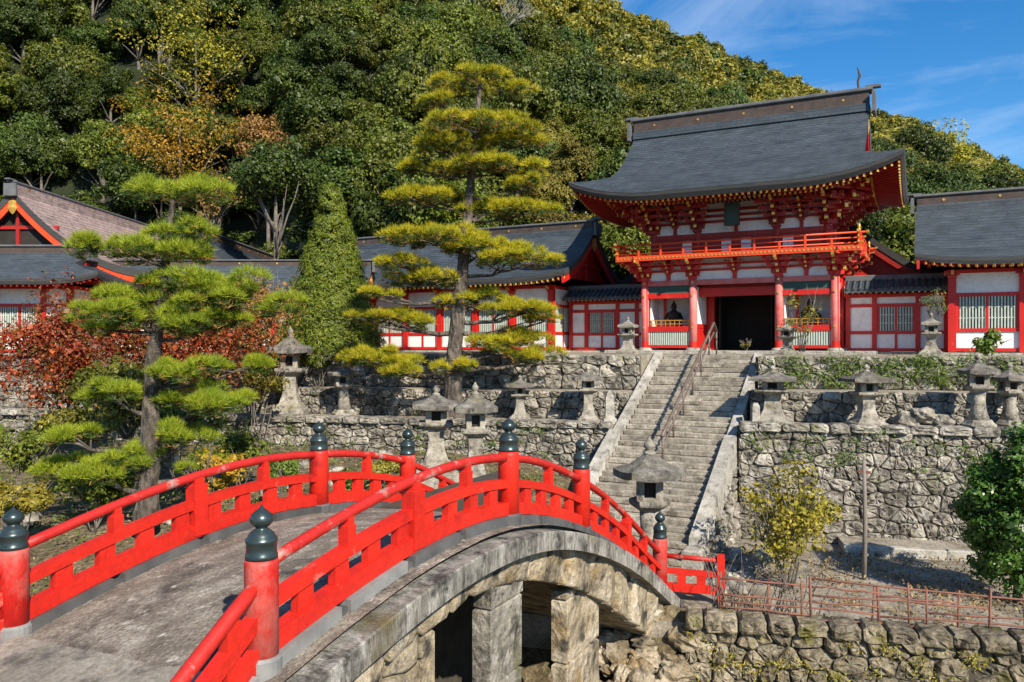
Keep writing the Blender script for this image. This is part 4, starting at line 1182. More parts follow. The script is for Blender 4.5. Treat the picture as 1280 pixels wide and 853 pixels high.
pl = gb('name_plaque', M['plaque'], -.26, .26, -.74, -.66, 5.75, 6.65)
for (a, b, c, d) in ((-.34, -.262, 5.68, 6.72), (.262, .34, 5.68, 6.72), (-.26, .26, 5.67, 5.748), (-.26, .26, 6.652, 6.73)): gb('plaque_frame', M['ridge'], a, b, -.78, -.62, c, d, parent=pl)
gf = make_roof(gate, 7.1, 5.1, 2.2, 7.1, 11.05, a=.52, up=.78, Lc=4.4, th=.34, n=40, dh=1.75, Wg=5.55, wx=4.0, wy0=UY0, wy1=UY1, soff=.12, ridge_h=.85, rafters=.26, rw=.42)
MB().tube([(5.1, 2.2, 11.8), (5.06, 2.2, 12.3), (5.14, 2.2, 12.55), (5.04, 2.2, 12.95)], [.05, .05, .06, .02], 6).build('roof_rod', M['ridge'], gate, local=True)

# ------------------------------------------------------------------ side halls and corridors
def corridor(label, x0, x1, y, posts, kinds, z1=2.62):
    c = thing('roofed_wall', label, 'wall', ((x0 + x1) / 2, y, -.36)); cx = (x0 + x1) / 2
    twall(c, I4, [p - cx for p in posts], kinds, 0, z1, pw=.2, sill=.92, win=(1.0, 2.0), head=2.02)
    gbx = lambda nm, m, *a: MB().box(*a).build(nm, m, c, local=True)
    W = (x1 - x0) / 2
    gbx('footing', M['stone_pale'], -W, W, -.3, .3, -.25, .0)
    b_ = MB(); n = 7; tl = MB()
    for sg in (-1, 1):
        for k in range(n):
            y0 = sg * (.95 - .95 * k / n); y1 = sg * (.95 - .95 * (k + 1) / n); z0 = z1 + .12 + .48 * (k / n) ** 1.15; z2 = z1 + .12 + .48 * ((k + 1) / n) ** 1.15
            b_.box(-W, W, min(y0, y1), max(y0, y1), z0 - .1, z2)
    ro = b_.build('roof', M['roof'], c, local=True)
    for k in range(int(2 * W / .26)):
        xx = -W + .13 + k * .26
        for sg in (-1, 1): tl.tube([(xx, sg * 1.0, z1 + .16), (xx, sg * .5, z1 + .40), (xx, 0, z1 + .70)], .06, 6)
    tl.build('roll_tiles', M['roof'], ro, local=True, kind='stuff')
    b_ = MB(); tp = MB()
    for k in range(int(2 * W / .24)):
        xx = -W + .12 + k * .24
        for sg in (-1, 1):
            b_.beam((xx, 0, z1 + .08), (xx, sg * .85, z1 + .02), .07, .08); tp.beam((xx, sg * .85, z1 + .02), (xx, sg * .87, z1 + .02), .075, .085)
    b_.build('rafters', M['darkred'], c, local=True, kind='stuff'); tp.build('rafter_tips', M['gold'], c, local=True, kind='stuff')
    MB().box(-W, W, -.16, .16, z1 + .55, z1 + .85, .04).build('ridge', M['ridge_cap'], c, local=True)
    return c


CY = 39.4
corridor('low tile roofed wall with lattice window between the gate and right hall', -3.2, 1.35, CY, [-3.1, -2.0, -.25, .85, 1.25], ['white', 'window', 'white', 'white'])
corridor('low tile roofed wall with lattice window between the left hall and gate', -17.0, -12.3, CY, [-16.9, -16.0, -14.25, -13.2, -12.4], ['white', 'window', 'white', 'white'])


def hall(label, x0, x1, yf, yb, bays, kinds, W0, W1, gable_vis):
    """long hall: wall x0..x1, front yf; roof from W0..W1"""
    cx = (W0 + W1) / 2; W = (W1 - W0) / 2
    h = thing('shrine_hall', label, 'building', (cx, yf, -.36))
    xs = [x0 + (x1 - x0) * k / bays - cx for k in range(bays + 1)]; z1 = 3.42; dp = yb - yf
    twall(h, I4, xs, kinds, .02, z1, pw=.30, sill=.95, win=(1.05, 2.15), head=2.28)
    ns = max(2, int(dp / 2.2))
    twall(h, TR(x1 - cx, 0, 0, math.pi / 2), [dp * k / ns for k in range(ns + 1)], ['window'] + ['white'] * (ns - 1), .02, z1, pw=.24, sill=.95, head=2.28)
    twall(h, TR(x0 - cx, dp, 0, -math.pi / 2), [dp * k / ns for k in range(ns + 1)], ['white'] * (ns - 1) + ['window'], .02, z1, pw=.24, sill=.95, head=2.28)
    MB().box(x0 - cx - .4, x1 - cx + .4, -.5, dp + .3, -.5, .0).build('footing', M['stone_pale'], h, local=True)
    MB().box(x0 - cx + .1, x1 - cx - .1, dp - .1, dp, 0, z1).build('rear_wall', M['white'], h, local=True)
    MB().box(x0 - cx + .1, x1 - cx - .1, .2, dp - .2, z1 - .1, z1 - .02).build('ceiling', M['darkred'], h, local=True)
    for x in xs: place_bracket(h, HBM, (x, -.1, z1 - .34), 0, .8)
    make_roof(h, W, dp / 2 + 1.35, dp / 2, 3.75, 6.55, a=.6, up=.28, Lc=3.5, th=.28, n=26, wx=(x1 - x0) / 2, wy0=-.1, wy1=dp + .1, soff=.12, ridge_h=.55, rafters=.30, rw=.34)
    return h


hb = bracket_mesh(1, .3, .26); HBM = (mesh_of(hb[0], 'bracket', M['red']), mesh_of(hb[1], 'bracket_tips', M['gold']))
hall('long red and white hall with grey shingle roof behind the tall pine', -33.2, -17.2, 37.5, 43.1, 7, ['white', 'window', 'window', 'window', 'window', 'window', 'window'], -34.6, -15.85, 1)
hall('red and white hall with dark roof right of the gate', 1.02, 13.5, 37.5, 43.5, 5, ['window'] * 5, -.36, 14.8, 0)

# roof seen behind the right corridor
rh = thing('rear_hall', 'grey roofed rear hall showing between the gate and right hall', 'building', (GX, 49.5, -.4), math.pi / 2)
for sg in (-1, 1):
    MB().box(-4.9, 4.9, sg * 6.0 - .1, sg * 6.0 + .1, 0, 3.7).build('wall', M['red'], rh, local=True)
    MB().box(sg * 5.0 - .1, sg * 5.0 + .1, -6.0, 6.0, 0, 3.7).build('wall', M['white'], rh, local=True)
make_roof(rh, 6.0, 7.9, 0, 3.6, 11.0, a=.78, up=.3, th=.34, n=30, wx=5.0, wy0=-6, wy1=6, soff=.2, rafters=.4, tiers=1, board='darkred', ridge_h=.6)

# ------------------------------------------------------------------ left shrine (turned to face the approach)
lc = atZ(125, 430, 51)
ls = thing('left_shrine', 'big gabled shrine with brown bark roof and orange gable behind the small pine', 'building', (lc.x, lc.y, -.45), TH + math.pi / 2)
# in its frame: x axis points along the view (ridge), -y towards the picture right
LW = 9.0
for sg in (-1, 1):
    MB().box(-LW + 1.2, LW - 1.2, sg * 4.2 - .1, sg * 4.2 + .1, 0, 4.6).build('wall', M['white'], ls, local=True)
    MB().box(sg * (LW - 1.3) - .1, sg * (LW - 1.3) + .1, -4.2, 4.2, 0, 4.6).build('wall', M['red'], ls, local=True)
for k in range(6):
    x = -LW + 1.2 + k * (2 * LW - 2.4) / 5; MB().box(x - .15, x + .15, -4.38, -4.08, 0, 4.7).build('column', M['red'], ls, local=True)
make_roof(ls, LW, 7.2, 0, 4.0, 8.6, a=.22, up=.3, th=.35, ped='black', rw=.26, n=34, wx=LW - 1.2, wy0=-4.2, wy1=4.2, soff=.3, rafters=.4, tiers=1, mroof='roof_brown', board='orange', ridge_h=.5, mridge='roof_brown')
ic = atZ(640 - 22.5 / 66 * F, 430, 66)
ih = thing('inner_hall', 'long grey roofed hall rising behind the gallery and the small pine', 'building', (ic.x, ic.y, -.45), TH + math.pi / 2)
for sg in (-1, 1):
    MB().box(-9.8, 9.8, sg * 4.0 - .1, sg * 4.0 + .1, 0, 4.8).build('wall', M['white'], ih, local=True)
    MB().box(sg * 9.8 - .1, sg * 9.8 + .1, -4.0, 4.0, 0, 4.8).build('wall', M['red'], ih, local=True)
make_roof(ih, 11, 6.2, 0, 4.5, 8.0, a=.6, up=.25, th=.32, n=30, wx=9.8, wy0=-4, wy1=4, soff=.2, rafters=.4, tiers=1, board='darkred', ridge_h=.75)
# porch in front of it
pc = atZ(-20, 430, 39.5)
po = thing('shrine_porch', 'grey roofed porch with white walls and orange posts in front of the left shrine', 'building', (pc.x, pc.y, -.45), TH)
twall(po, I4, [-6.2, -4.0, -1.8, .6, 3.0, 4.3], ['window', 'window', 'window', 'window', 'white'], 0, 3.35, pw=.26, sill=1.0, head=2.3, win=(1.05, 2.2))
twall(po, TR(4.3, 0, 0, math.pi / 2), [0, 2, 4], ['white', 'white'], 0, 3.35, pw=.24, sill=1.0, head=2.3)
MB().box(-6.3, 4.2, .2, 3.8, 0, 3.3).build('inner_wall', M['white'], po, local=True)
make_roof(po, 6.6, 3.6, 1.9, 3.55, 5.1, a=.7, up=.35, Lc=3, th=.26, n=18, dh=2.6, Wg=4.2, wx=4.3, wy0=0, wy1=3.8, soff=.12, rafters=.3, tiers=1, ridge_h=.5, board='ridge', ped='ridge', gold=False)
# gallery running right from it
gc = atZ(290, 430, 43)
ga = thing('roofed_gallery', 'low dark roofed gallery between the left shrine and the cypress', 'building', (gc.x, gc.y, -.45), TH)
twall(ga, I4, [-6.5, -4.3, -2.1, .1, 2.3, 4.5, 6.3], ['white', 'window', 'window', 'window', 'window', 'white'], 0, 2.9, pw=.22, sill=.9, head=2.1)
MB().box(-6.4, 6.2, .2, 2.6, 0, 2.9).build('inner_wall', M['white'], ga, local=True)
make_roof(ga, 7.4, 2.7, 1.4, 3.1, 4.75, a=.7, up=.15, th=.25, n=16, wx=6.3, wy0=0, wy1=2.8, soff=.08, rafters=.3, tiers=1, ridge_h=.4)

# ------------------------------------------------------------------ stone lanterns
def lantern(label, loc, h, rw, style=6, rz=0.0, sh=.5, roof_m='lantern_dark', base_w=None, extra=0.0, group=None):
    """h total height, rw roof half width; parts: base, shaft, platform, firebox, roof, finial"""
    t = thing('stone_lantern', label, 'lantern', loc, rz, group); n = style; off = math.pi / n if n == 4 else 0
    k = 1 / math.cos(math.pi / 4) if n == 4 else 1.0
    m = M['lantern']; bw = base_w or rw * .72
    z = 0
    zb = h * .13; zs = h * sh; zp = zs + h * .085; zf = zp + h * .155; zr2 = zf + h * .165
    b_ = MB()
    if extra: b_.lathe([(bw * 1.35 * k, -extra), (bw * 1.25 * k, -.02), (bw * 1.2 * k, 0)], (0, 0, 0), n, off)
    b_.lathe([(bw * 1.05 * k, 0), (bw * 1.05 * k, zb * .5), (bw * .92 * k, zb * .62), (bw * .75 * k, zb)], (0, 0, 0), n, off); b_.build('base', m, t, local=True)
    b_ = MB(); b_.lathe([(bw * .66 * k, zb), (bw * .46 * k, zb + (zs - zb) * .35), (bw * .40 * k, zb + (zs - zb) * .7), (bw * .44 * k, zs)], (0, 0, 0), n if n == 4 else 12, off); b_.build('shaft', m, t, local=True, smooth=(n != 4))
    b_ = MB(); b_.lathe([(bw * .46 * k, zs), (bw * .86 * k, zs + h * .045), (bw * .90 * k, zs + h * .06), (bw * .90 * k, zp)], (0, 0, 0), n, off); b_.build('platform', m, t, local=True)
    # firebox: posts, black block painting the shade inside the openings
    fw = bw * .56; fb = MB()
    fb.box(-fw, fw, -fw, fw, zp, zp + h * .02); fb.box(-fw, fw, -fw, fw, zf - h * .025, zf)
    pw = fw * .56
    for sx in (-1, 1):
        for sy in (-1, 1): fb.box(min(sx * fw, sx * (fw - pw)), max(sx * fw, sx * (fw - pw)), min(sy * fw, sy * (fw - pw)), max(sy * fw, sy * (fw - pw)), zp + h * .02, zf - h * .025)
    fo = fb.build('firebox', m, t, local=True)
    MB().box(-fw * .55, fw * .55, -fw * .55, fw * .55, zp + h * .021, zf - h * .026).build('firebox_core', M['black'], fo, local=True)
    # roof with lifted corners
    N_ = n * 4; vs_ = []; prof = [(.45, 0.0), (1.0, .0), (1.0, .30), (.84, .42), (.55, .58), (.30, .85), (.16, 1.0)]
    for (r, zz) in prof:
        for j in range(N_):
            a = 2 * math.pi * j / N_ + off; seg = (a - off) % (2 * math.pi / n) - math.pi / n
            rr = rw * r * (math.cos(math.pi / n) / math.cos(seg) if n != 4 else 1 / max(abs(math.cos(a)), abs(math.sin(a))) * 1.0)
            cor = (abs(seg) / (math.pi / n)) ** 3
            vs_.append((rr * math.cos(a), rr * math.sin(a), zf + (zr2 - zf) * zz + (cor * .014 * h * r ** 3 if zz < .5 else 0)))
    fs = [(i * N_ + j, i * N_ + (j + 1) % N_, (i + 1) * N_ + (j + 1) % N_, (i + 1) * N_ + j) for i in range(len(prof) - 1) for j in range(N_)]
    fs += [tuple(range(N_ - 1, -1, -1)), tuple((len(prof) - 1) * N_ + j for j in range(N_))]
    b_ = MB(); b_.add(vs_, fs); b_.build('roof', M[roof_m], t, local=True)
    q = rw * .3
    b_ = MB(); b_.lathe([(q * .55, 0), (q * .62, .02 * h), (q * .35, .03 * h), (q * .30, .04 * h), (q * .55, .055 * h), (q * .52, .08 * h), (q * .25, .105 * h), (.01, .125 * h)], (0, 0, zr2 - .005 * h), 12)
    b_.build('finial', M['lantern'], t, local=True, smooth=True)
    return t


def base_at(px, pyb, pyt, Z):
    p = atZ(px, pyb, Z); return p, (pyb - pyt) * Z / F


def on_ter(px, line_x, line_y, off):
    """point on the picture column px, off metres behind the skewed wall through (line_x,line_y)"""
    u = (px - 640) / F; r = (-S + u * C) / (C + u * S)      # x = r*y
    y = (line_y + off / math.cos(PHI) - line_x * TP) / (1 - r * TP)
    return r * y, y


def ter_lantern(label, px, lx, ly, off, z, pyt, rwpx, **kw):
    x, y = on_ter(px, lx, ly, off); Z = camZ(x, y)
    h = (HY - pyt) / F * Z - z
    return lantern(label, (x, y, z), h, rwpx * Z / F, **kw)


# foot of the stairs
p = atZ(812, 700, 21.4)
lantern('broad mushroom roofed stone lantern at the foot of the stairs', (p.x, p.y, Z_LOW), 3.78, .98, style=6, rz=.35, base_w=.62, sh=.50)
# pair in front of the left wall
for (px, pyt, pyb, Z, rwpx, st, lab) in ((545, 484, 588, 24.6, 29, 4, 'tall stone lantern with worn tapering shaft below the tall pine, further from the stairs'),
                                           (594, 481, 612, 24.0, 26, 4, 'square stone lantern with dark pyramid roof below the tall pine, nearer the stairs')):
    p, h = base_at(px, pyb, pyt, Z)
    lantern(lab, (p.x, p.y, p.z), h, rwpx * Z / F, style=st, rz=TH + .12, extra=2.6, base_w=rwpx * .8 * Z / F, roof_m='lantern_dark')
# left terrace
ter_lantern('large stone lantern on the left terrace beside the cypress, plants behind its roof', 363, -10.1, 27.15, 1.0, -2.95, 402, 24, style=4, rz=TH + .1, base_w=.6, sh=.42)
ter_lantern('small dark roofed stone lantern on the left terrace below the cypress', 430, -10.1, 27.15, 1.1, -2.95, 452, 21, style=6, rz=.5)
ter_lantern('flat roofed stone lantern on the left terrace beside the obelisk stone', 735, -10.1, 27.15, 1.0, -2.95, 462, 18, style=4, rz=TH, sh=.55)
ter_lantern('slender stone lantern half hidden behind the tall pine trunk', 650, -10.1, 27.15, 1.3, -2.95, 470, 17, style=4, rz=TH)
# right terrace
ter_lantern('stone lantern standing alone in the middle of the right terrace', 1083, -5.5, 26.9, .75, -2.74, 454, 25, style=4, rz=TH, base_w=.48, sh=.46)
ter_lantern('pale stone lantern by the weedy wall, left one of the close pair', 1223, -5.5, 26.9, .70, -2.74, 444, 24, style=6, rz=.1, base_w=.5)
ter_lantern('stone lantern standing behind the close pair, its base in weeds', 1262, -5.5, 26.9, 1.3, -2.74, 455, 22, style=6, rz=.4, base_w=.45)
ter_lantern('squat wide roofed stone lantern right beside the stair balustrade', 966, -5.5, 26.9, .9, -2.74, 462, 27, style=4, rz=.1, base_w=.62, sh=.55)
# court lanterns
for (px, Y, pyt, lab) in ((785, 33.4, 393, 'ornate stone lantern at the top of the stairs left of the handrail'), (984, 33.3, 398, 'stone lantern pedestal at the top of the stairs behind the leafy pot shrub'),
                          (1164, 35.6, 388, 'stone lantern on a tall pedestal in front of the right low wall')):
    p = onY(px, 430, Y); Z = camZ(p.x, p.y); h = (HY - pyt) / F * Z - Z_PLAT
    lantern(lab, (p.x, p.y, Z_PLAT), h, .36, style=4, rz=.0, base_w=.40, sh=.42, roof_m='lantern')

# carved stone posts and boulders
x, y = on_ter(762, -10.1, 27.15, .7)
st_ = thing('stone_marker', 'pale squared obelisk stone on the left terrace next to the stairs', 'stone', (x, y, -2.95), TH)
MB().lathe([(.34, 0), (.34, .18), (.24, .2), (.22, .95), (.14, 1.12), (.02, 1.22)], (0, 0, 0), 4, math.pi / 4).build('marker', M['stone_pale'], st_, local=True)
x, y = on_ter(944, -5.5, 26.9, .55)
st_ = thing('stone_marker', 'small squared stone post against the right stair balustrade', 'stone', (x, y, -2.74), TH)
MB().lathe([(.26, 0), (.25, .12), (.19, .14), (.17, .62), (.10, .74)], (0, 0, 0), 4, math.pi / 4).build('marker', M['stone_pale'], st_, local=True)


def rock_mesh(seed, m, nm='rock'):
    b_ = MB(); rr = random.Random(seed); n1, n2 = 12, 9; vs_ = [(0, 0, 1.0)]; fs = []
    for i in range(1, n2):
        th = math.pi * i / n2
        for j in range(n1):
            ph = 2 * math.pi * j / n1
            d = Vector((math.sin(th) * math.cos(ph), math.sin(th) * math.sin(ph), math.cos(th)))
            k = 1 + .42 * noise.noise(d * 1.6 + Vector((seed * 3.1, 0, 0))) + .26 * noise.noise(d * 3.7 + Vector((0, seed * 1.7, 0))) + .10 * rr.uniform(-1, 1)
            vs_.append(d * k)
    vs_.append((0, 0, -1.0)); L_ = len(vs_) - 1
    for j in range(n1): fs.append((0, 1 + j, 1 + (j + 1) % n1)); fs.append((L_, 1 + (n2 - 2) * n1 + (j + 1) % n1, 1 + (n2 - 2) * n1 + j))
    for i in range(n2 - 2):
        for j in range(n1): a = 1 + i * n1 + j; b = 1 + i * n1 + (j + 1) % n1; fs.append((a, a + n1, b + n1, b))
    b_.add(vs_, fs); me = mesh_of(b_, nm, m); return me


ROCKS = [rock_mesh(i, M['stone']) for i in range(5)]
ROCKSB = [rock_mesh(i + 20, M['stone_brown']) for i in range(4)]


def rock(label, loc, s, rz, grp, bank=ROCKS, nm='rock'):
    o = link(nm, rs.choice(bank)); o.location = loc; o.rotation_euler = (rs.uniform(-.3, .3), rs.uniform(-.3, .3), rz); o.scale = (s, s * rs.uniform(.7, 1.1), s * rs.uniform(.55, .8))
    tag(o, label, 'rock', grp); return o


x, y = on_ter(1155, -5.5, 26.9, 1.2)
for k in range(3): rock('dark boulder heaped on the right terrace between the lanterns', (x + (k - 1) * .5, y + .1 * k, -2.6 + (.25 if k == 1 else 0)), .42, k, 'boulders heaped on the right terrace')
for k in range(26):
    t = rs.random(); xx = rs.uniform(-24, -11.5); yy = rs.uniform(10, 24)
    if yy > 26.2 + (xx + 10) * TP: continue
    rock('weathered grey rock lying on the leaf littered bank', (xx, yy, left_h(xx, yy) + .05), rs.uniform(.18, .5), rs.uniform(0, 6), 'rocks on the leaf littered bank')
# rubble on the far side under the bridge and at the foot of the stairs
for k in range(110):
    yy = rs.uniform(14.0, 17.6); xx = rs.uniform(-6.9, -4.7); zz = -8.9 + (yy - 14) * .74 + rs.uniform(-.15, .15)
    if xx > -5.3: zz -= .5
    rock('tawny boulder in the rubble bank under the bridge', (xx, yy, zz), rs.uniform(.18, .42), rs.uniform(0, 6), 'boulders under the bridge', ROCKSB)
for k in range(20):
    xx = rs.uniform(-5.3, -4.0); yy = rs.uniform(20.4, 24.5)
    rock('pale rough rock beside the lower end of the stairs', (xx, yy, Z_LOW + .1), rs.uniform(.18, .42), rs.uniform(0, 6), 'rocks at the foot of the right balustrade')
mb = MB(); gx = np.linspace(-9.6, -4.9, 12); gy = np.linspace(13.8, 18.2, 12)
vs_ = [(a, b, -9.5 + (b - 13.6) * .72 + .25 * nz2(a, b, .9)) for b in gy for a in gx]
mb.add(vs_, [(j * 12 + i, j * 12 + i + 1, j * 12 + i + 13, j * 12 + i + 12) for j in range(11) for i in range(11)]); o = mb.build('rubble_slope', M['litter'], smooth=True); o['kind'] = 'structure'

# ------------------------------------------------------------------ vegetation
def tufts(P, up, ln, w, nneed, rng, spread=.9):
    """pine needle tufts: nneed thin blades from every point"""
    n = len(P); Pr = np.repeat(P, nneed, 0); U_ = np.repeat(up, nneed, 0)
    d = unit(U_ + rng.normal(0, spread, (n * nneed, 3))); d[:, 2] = np.where(d[:, 2] < -.25, -d[:, 2], d[:, 2])
    s_ = unit(np.cross(d, rng.normal(0, 1, d.shape))); l = (ln * rng.uniform(.7, 1.25, len(d)))[:, None]
    V = np.empty((len(d), 3, 3)); V[:, 0] = Pr - s_ * w / 2; V[:, 1] = Pr + s_ * w / 2; V[:, 2] = Pr + d * l
    return V


def branch_path(a, b, rng, sag=.1, n=5):
    a = Vector(a); b = Vector(b); pts = []
    for k in range(n + 1):
        t = k / n; p = a.lerp(b, t); p.z += math.sin(t * math.pi) * sag * (b - a).length * -1
        if 0 < k < n: p += Vector((rng.uniform(-1, 1), rng.uniform(-1, 1), rng.uniform(-.6, .6))) * (b - a).length * .035
        pts.append(p)
    return pts


def pine(label, trunk, Zd, pads, r0, mneedle, seed, tn=240, nl=.17, nw=.016, old=.06, hk=1.0, wk=1.0):
    rng = np.random.default_rng(seed); rr = random.Random(seed)
    tp = [atZ(px, py, Zd + dz) for (px, py, dz) in trunk]
    root = thing('pine_tree', label, 'tree', tuple(tp[0]))
    # smooth trunk with slight wobble
    pts = []; 
    for a, b in zip(tp, tp[1:]):
        for k in range(5): pts.append(a.lerp(b, k / 5))
    pts.append(tp[-1]); n = len(pts)
    rads = [r0 * (1 - .82 * (i / (n - 1)) ** .85) * (1.25 if i < 2 else 1) * rr.uniform(.93, 1.07) for i in range(n)]
    MB().tube(pts, rads, 14).build('trunk', M['bark'], root, smooth=True)
    for (px, py, hw, hh) in pads:
        s_ = Zd / F; zd = Zd + rr.uniform(-.35, .35) * hw * s_
        c = atZ(px, py, zd); A = hw * s_; B = max(hw * s_ * rr.uniform(.75, .95), .35); Hh = hh * s_ * hk; A *= wk; B *= wk
        cl = np.array(c); ex = np.array((C, S, 0.)); ey = np.array((-S, C, 0.)); ez = np.array((0, 0, 1.))
        # pad = cluster of sub domes for an uneven outline
        ns = max(6, int(A * B * 6.5)); subs = []
        for k in range(ns):
            a = rr.uniform(0, 6.28); q = math.sqrt(rr.random()) * .86
            dome = (1 - q * q)
            subs.append((q * A * math.cos(a), q * B * math.sin(a), Hh * (-.42 + 1.15 * dome * rr.uniform(.35, 1.15)), rr.uniform(.16, .36) * min(A, 1.25)))
        nt = int(tn * max(.5, A * B)); P_ = []; U_ = []; low = []
        for k in range(nt):
            sx, sy, sz, sr = subs[k % ns]; v = rng.normal(0, 1, 3); v /= np.linalg.norm(v)
            if v[2] < -.1 and rng.random() < .55: v[2] = -v[2]
            q = cl + ex * (sx + v[0] * sr) + ey * (sy + v[1] * sr) + ez * (sz + v[2] * min(sr * .5, Hh * .6))
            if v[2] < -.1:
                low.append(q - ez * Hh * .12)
            else:
                P_.append(q); U_.append((ex * v[0] + ey * v[1]) * .65 + ez * (max(v[2], 0) * .9 + .55))
        P_ = np.array(P_); U_ = np.array(U_); low = np.array(low)
        V = tufts(P_, U_, nl, nw, 12, rng, .75) - np.array(tp[0])
        f_ = link('foliage_pad', poly_mesh('foliage_pad', V, mneedle), root)
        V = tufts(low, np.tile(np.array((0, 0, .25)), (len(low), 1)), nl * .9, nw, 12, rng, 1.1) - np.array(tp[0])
        link('shade_needles', poly_mesh('shade_needles', V, M['needle_shade']), f_)
        no = int(nt * old)
        if no:
            lw_ = low[rng.integers(0, len(low), no)] + rng.normal(0, .06, (no, 3))
            V = tufts(lw_, np.tile(np.array((0, 0, .2)), (no, 1)), nl * .8, nw, 8, rng, 1.2) - np.array(tp[0])
            link('browned_needles', poly_mesh('browned_needles', V, M['needle_old']), f_)
        # branch from the trunk and a fan of twigs
        i = min(range(n), key=lambda k: abs(pts[k].z - (c.z - Hh * .4 - .25)) + .02 * k)
        tgt = Vector(c) - Vector((0, 0, Hh * .35)); bp = branch_path(pts[i], tgt, rr, .06, 6); br = max(.025, rads[i] * .36)
        b_ = MB(); b_.tube(bp, [br * (1 - .7 * k / 6) for k in range(7)], 7)
        for (sx, sy, sz, sr) in subs[:10]:
            e = Vector(cl + ex * sx + ey * sy + ez * (sz - .05)); st = bp[rr.randint(3, 6)]
            b_.tube(branch_path(st, e, rr, -.05, 3), [br * .35, br * .28, br * .2, br * .1], 5)
        b_.build('branch', M['bark'], root, smooth=True)
    return root


pine('small cloud pruned pine beside the bridge in front of the red maples',
     [(183, 655, 0), (187, 590, 0), (188, 520, 0), (190, 460, .1), (198, 405, .1), (205, 345, .1), (211, 290, 0), (216, 250, 0)], 20.0,
     [(217, 243, 68, 26), (165, 308, 62, 24), (235, 298, 48, 24), (205, 318, 50, 18), (160, 385, 70, 38), (230, 372, 75, 34), (300, 372, 62, 30), (345, 388, 30, 18), (118, 400, 34, 20), (190, 408, 70, 24), (265, 402, 55, 20), (150, 497, 50, 22), (290, 458, 48, 22),
      (265, 505, 62, 24), (115, 585, 66, 30), (165, 570, 42, 22), (232, 548, 42, 24), (255, 585, 30, 16), (85, 545, 34, 18), (215, 470, 40, 14)], .30, M['needle'], 4, tn=540, nl=.21, nw=.014, hk=1.0, wk=1.1)
pine('tall layered cloud pruned pine in front of the left hall',
     [(566, 528, 0), (566, 480, 0), (569, 430, 0), (576, 360, 0), (583, 290, 0), (589, 220, 0), (596, 150, 0), (600, 105, 0)], 31.0,
     [(602, 105, 62, 20), (553, 127, 27, 12), (600, 160, 66, 18), (646, 180, 42, 15), (556, 188, 48, 14), (530, 212, 32, 11), (622, 212, 62, 14), (663, 232, 28, 11), (514, 247, 28, 12), (550, 250, 42, 15), (650, 266, 42, 14), (610, 262, 35, 12),
      (545, 298, 62, 20), (600, 312, 45, 16), (652, 325, 50, 20), (505, 330, 34, 12), (530, 350, 48, 14), (468, 368, 26, 11), (600, 378, 48, 17), (652, 388, 44, 16), (682, 398, 22, 10), (498, 405, 42, 15), (460, 398, 24, 10),
      (470, 452, 48, 20), (512, 462, 34, 16), (570, 458, 28, 12), (640, 428, 56, 15), (675, 446, 30, 12), (615, 440, 26, 10)], .42, M['needle_yellow'], 9, tn=290, nl=.26, nw=.019, old=.12, hk=.95, wk=1.16)


def ell_pts(n, rng, lo=.75, hi=1.05, upb=0.0):
    v = unit(rng.normal(0, 1, (n, 3)) + np.array((0, 0, upb))); return v * rng.uniform(lo, hi, (n, 1)), v


def crown_mesh(nm, m, seed, R=(1, 1, 1), lobes=34, per=95, leaf=.1, lr=(.26, .42), shape='round', aspect=.6, inner=.25, jit=.65):
    """leaf cards on lobes spread over an uneven crown; crown centred at 0"""
    rng = np.random.default_rng(seed); R = np.array(R); Vs = []
    for k in range(lobes):
        d = unit(rng.normal(0, 1, (1, 3)))[0]
        if d[2] < -.3 and shape != 'bush': d[2] *= -.5
        q = rng.uniform(.35, .80) if k > lobes * .2 else rng.uniform(0, .4)
        if shape == 'cone':
            zz = rng.uniform(-1, 1); a = rng.uniform(0, 6.28); rr_ = (1 - (zz + 1) / 2) ** .5 * rng.uniform(.3, 1.0) ** .35; c = np.array((rr_ * math.cos(a), rr_ * math.sin(a), zz)) * R; sc_ = (.4 + .6 * (1 - (zz + 1) / 2)) * 2.45 / R.mean()
        elif shape == 'bush': c = d * rng.uniform(.62, .98) * rng.random() ** .4 * R; sc_ = rng.uniform(.6, 1.2)
        else: c = d * q * R; sc_ = 1
        r = rng.uniform(*lr) * sc_ * R.mean()
        p, v = ell_pts(per, rng, .8, 1.05, .25); Vs.append(leaf_quads(c + p * r * np.array((1, 1, .8)), v + d * .35 + np.array((0, 0, .35)), leaf, rng, aspect, jit))
        ni = int(per * inner)
        if ni:
            p, v = ell_pts(ni, rng, .2, .75); Vs.append(leaf_quads(c + p * r, v, leaf * 2.1, rng, .8, .8))
    return poly_mesh(nm, np.concatenate(Vs), m)


def tree_proto(nm, label, grp, crown_me, R, trunk_h, tr, mbark, cat='tree', limbs=5, seed=1):
    rr = random.Random(seed); t = thing(nm, label, cat, (0, 0, 0), group=grp)
    b_ = MB(); b_.tube([(0, 0, -.8), (.05, 0, trunk_h * .4), (-.08, .05, trunk_h), (0, 0, trunk_h + R[2] * .9)], [tr * 1.2, tr, tr * .8, tr * .2], 8)
    for k in range(limbs):
        a = rr.uniform(0, 6.28); z0 = trunk_h * rr.uniform(.7, 1.0); e = Vector((math.cos(a) * R[0] * .6, math.sin(a) * R[1] * .6, trunk_h + R[2] * rr.uniform(.2, .9)))
        b_.tube(branch_path((0, 0, z0), e, rr, -.05, 4), [tr * .5, tr * .42, tr * .32, tr * .22, tr * .1], 6)
    b_.build('trunk', mbark, t, local=True, smooth=True)
    c = link('crown', crown_me, t); c.location = (0, 0, trunk_h + R[2] * .75)
    return t


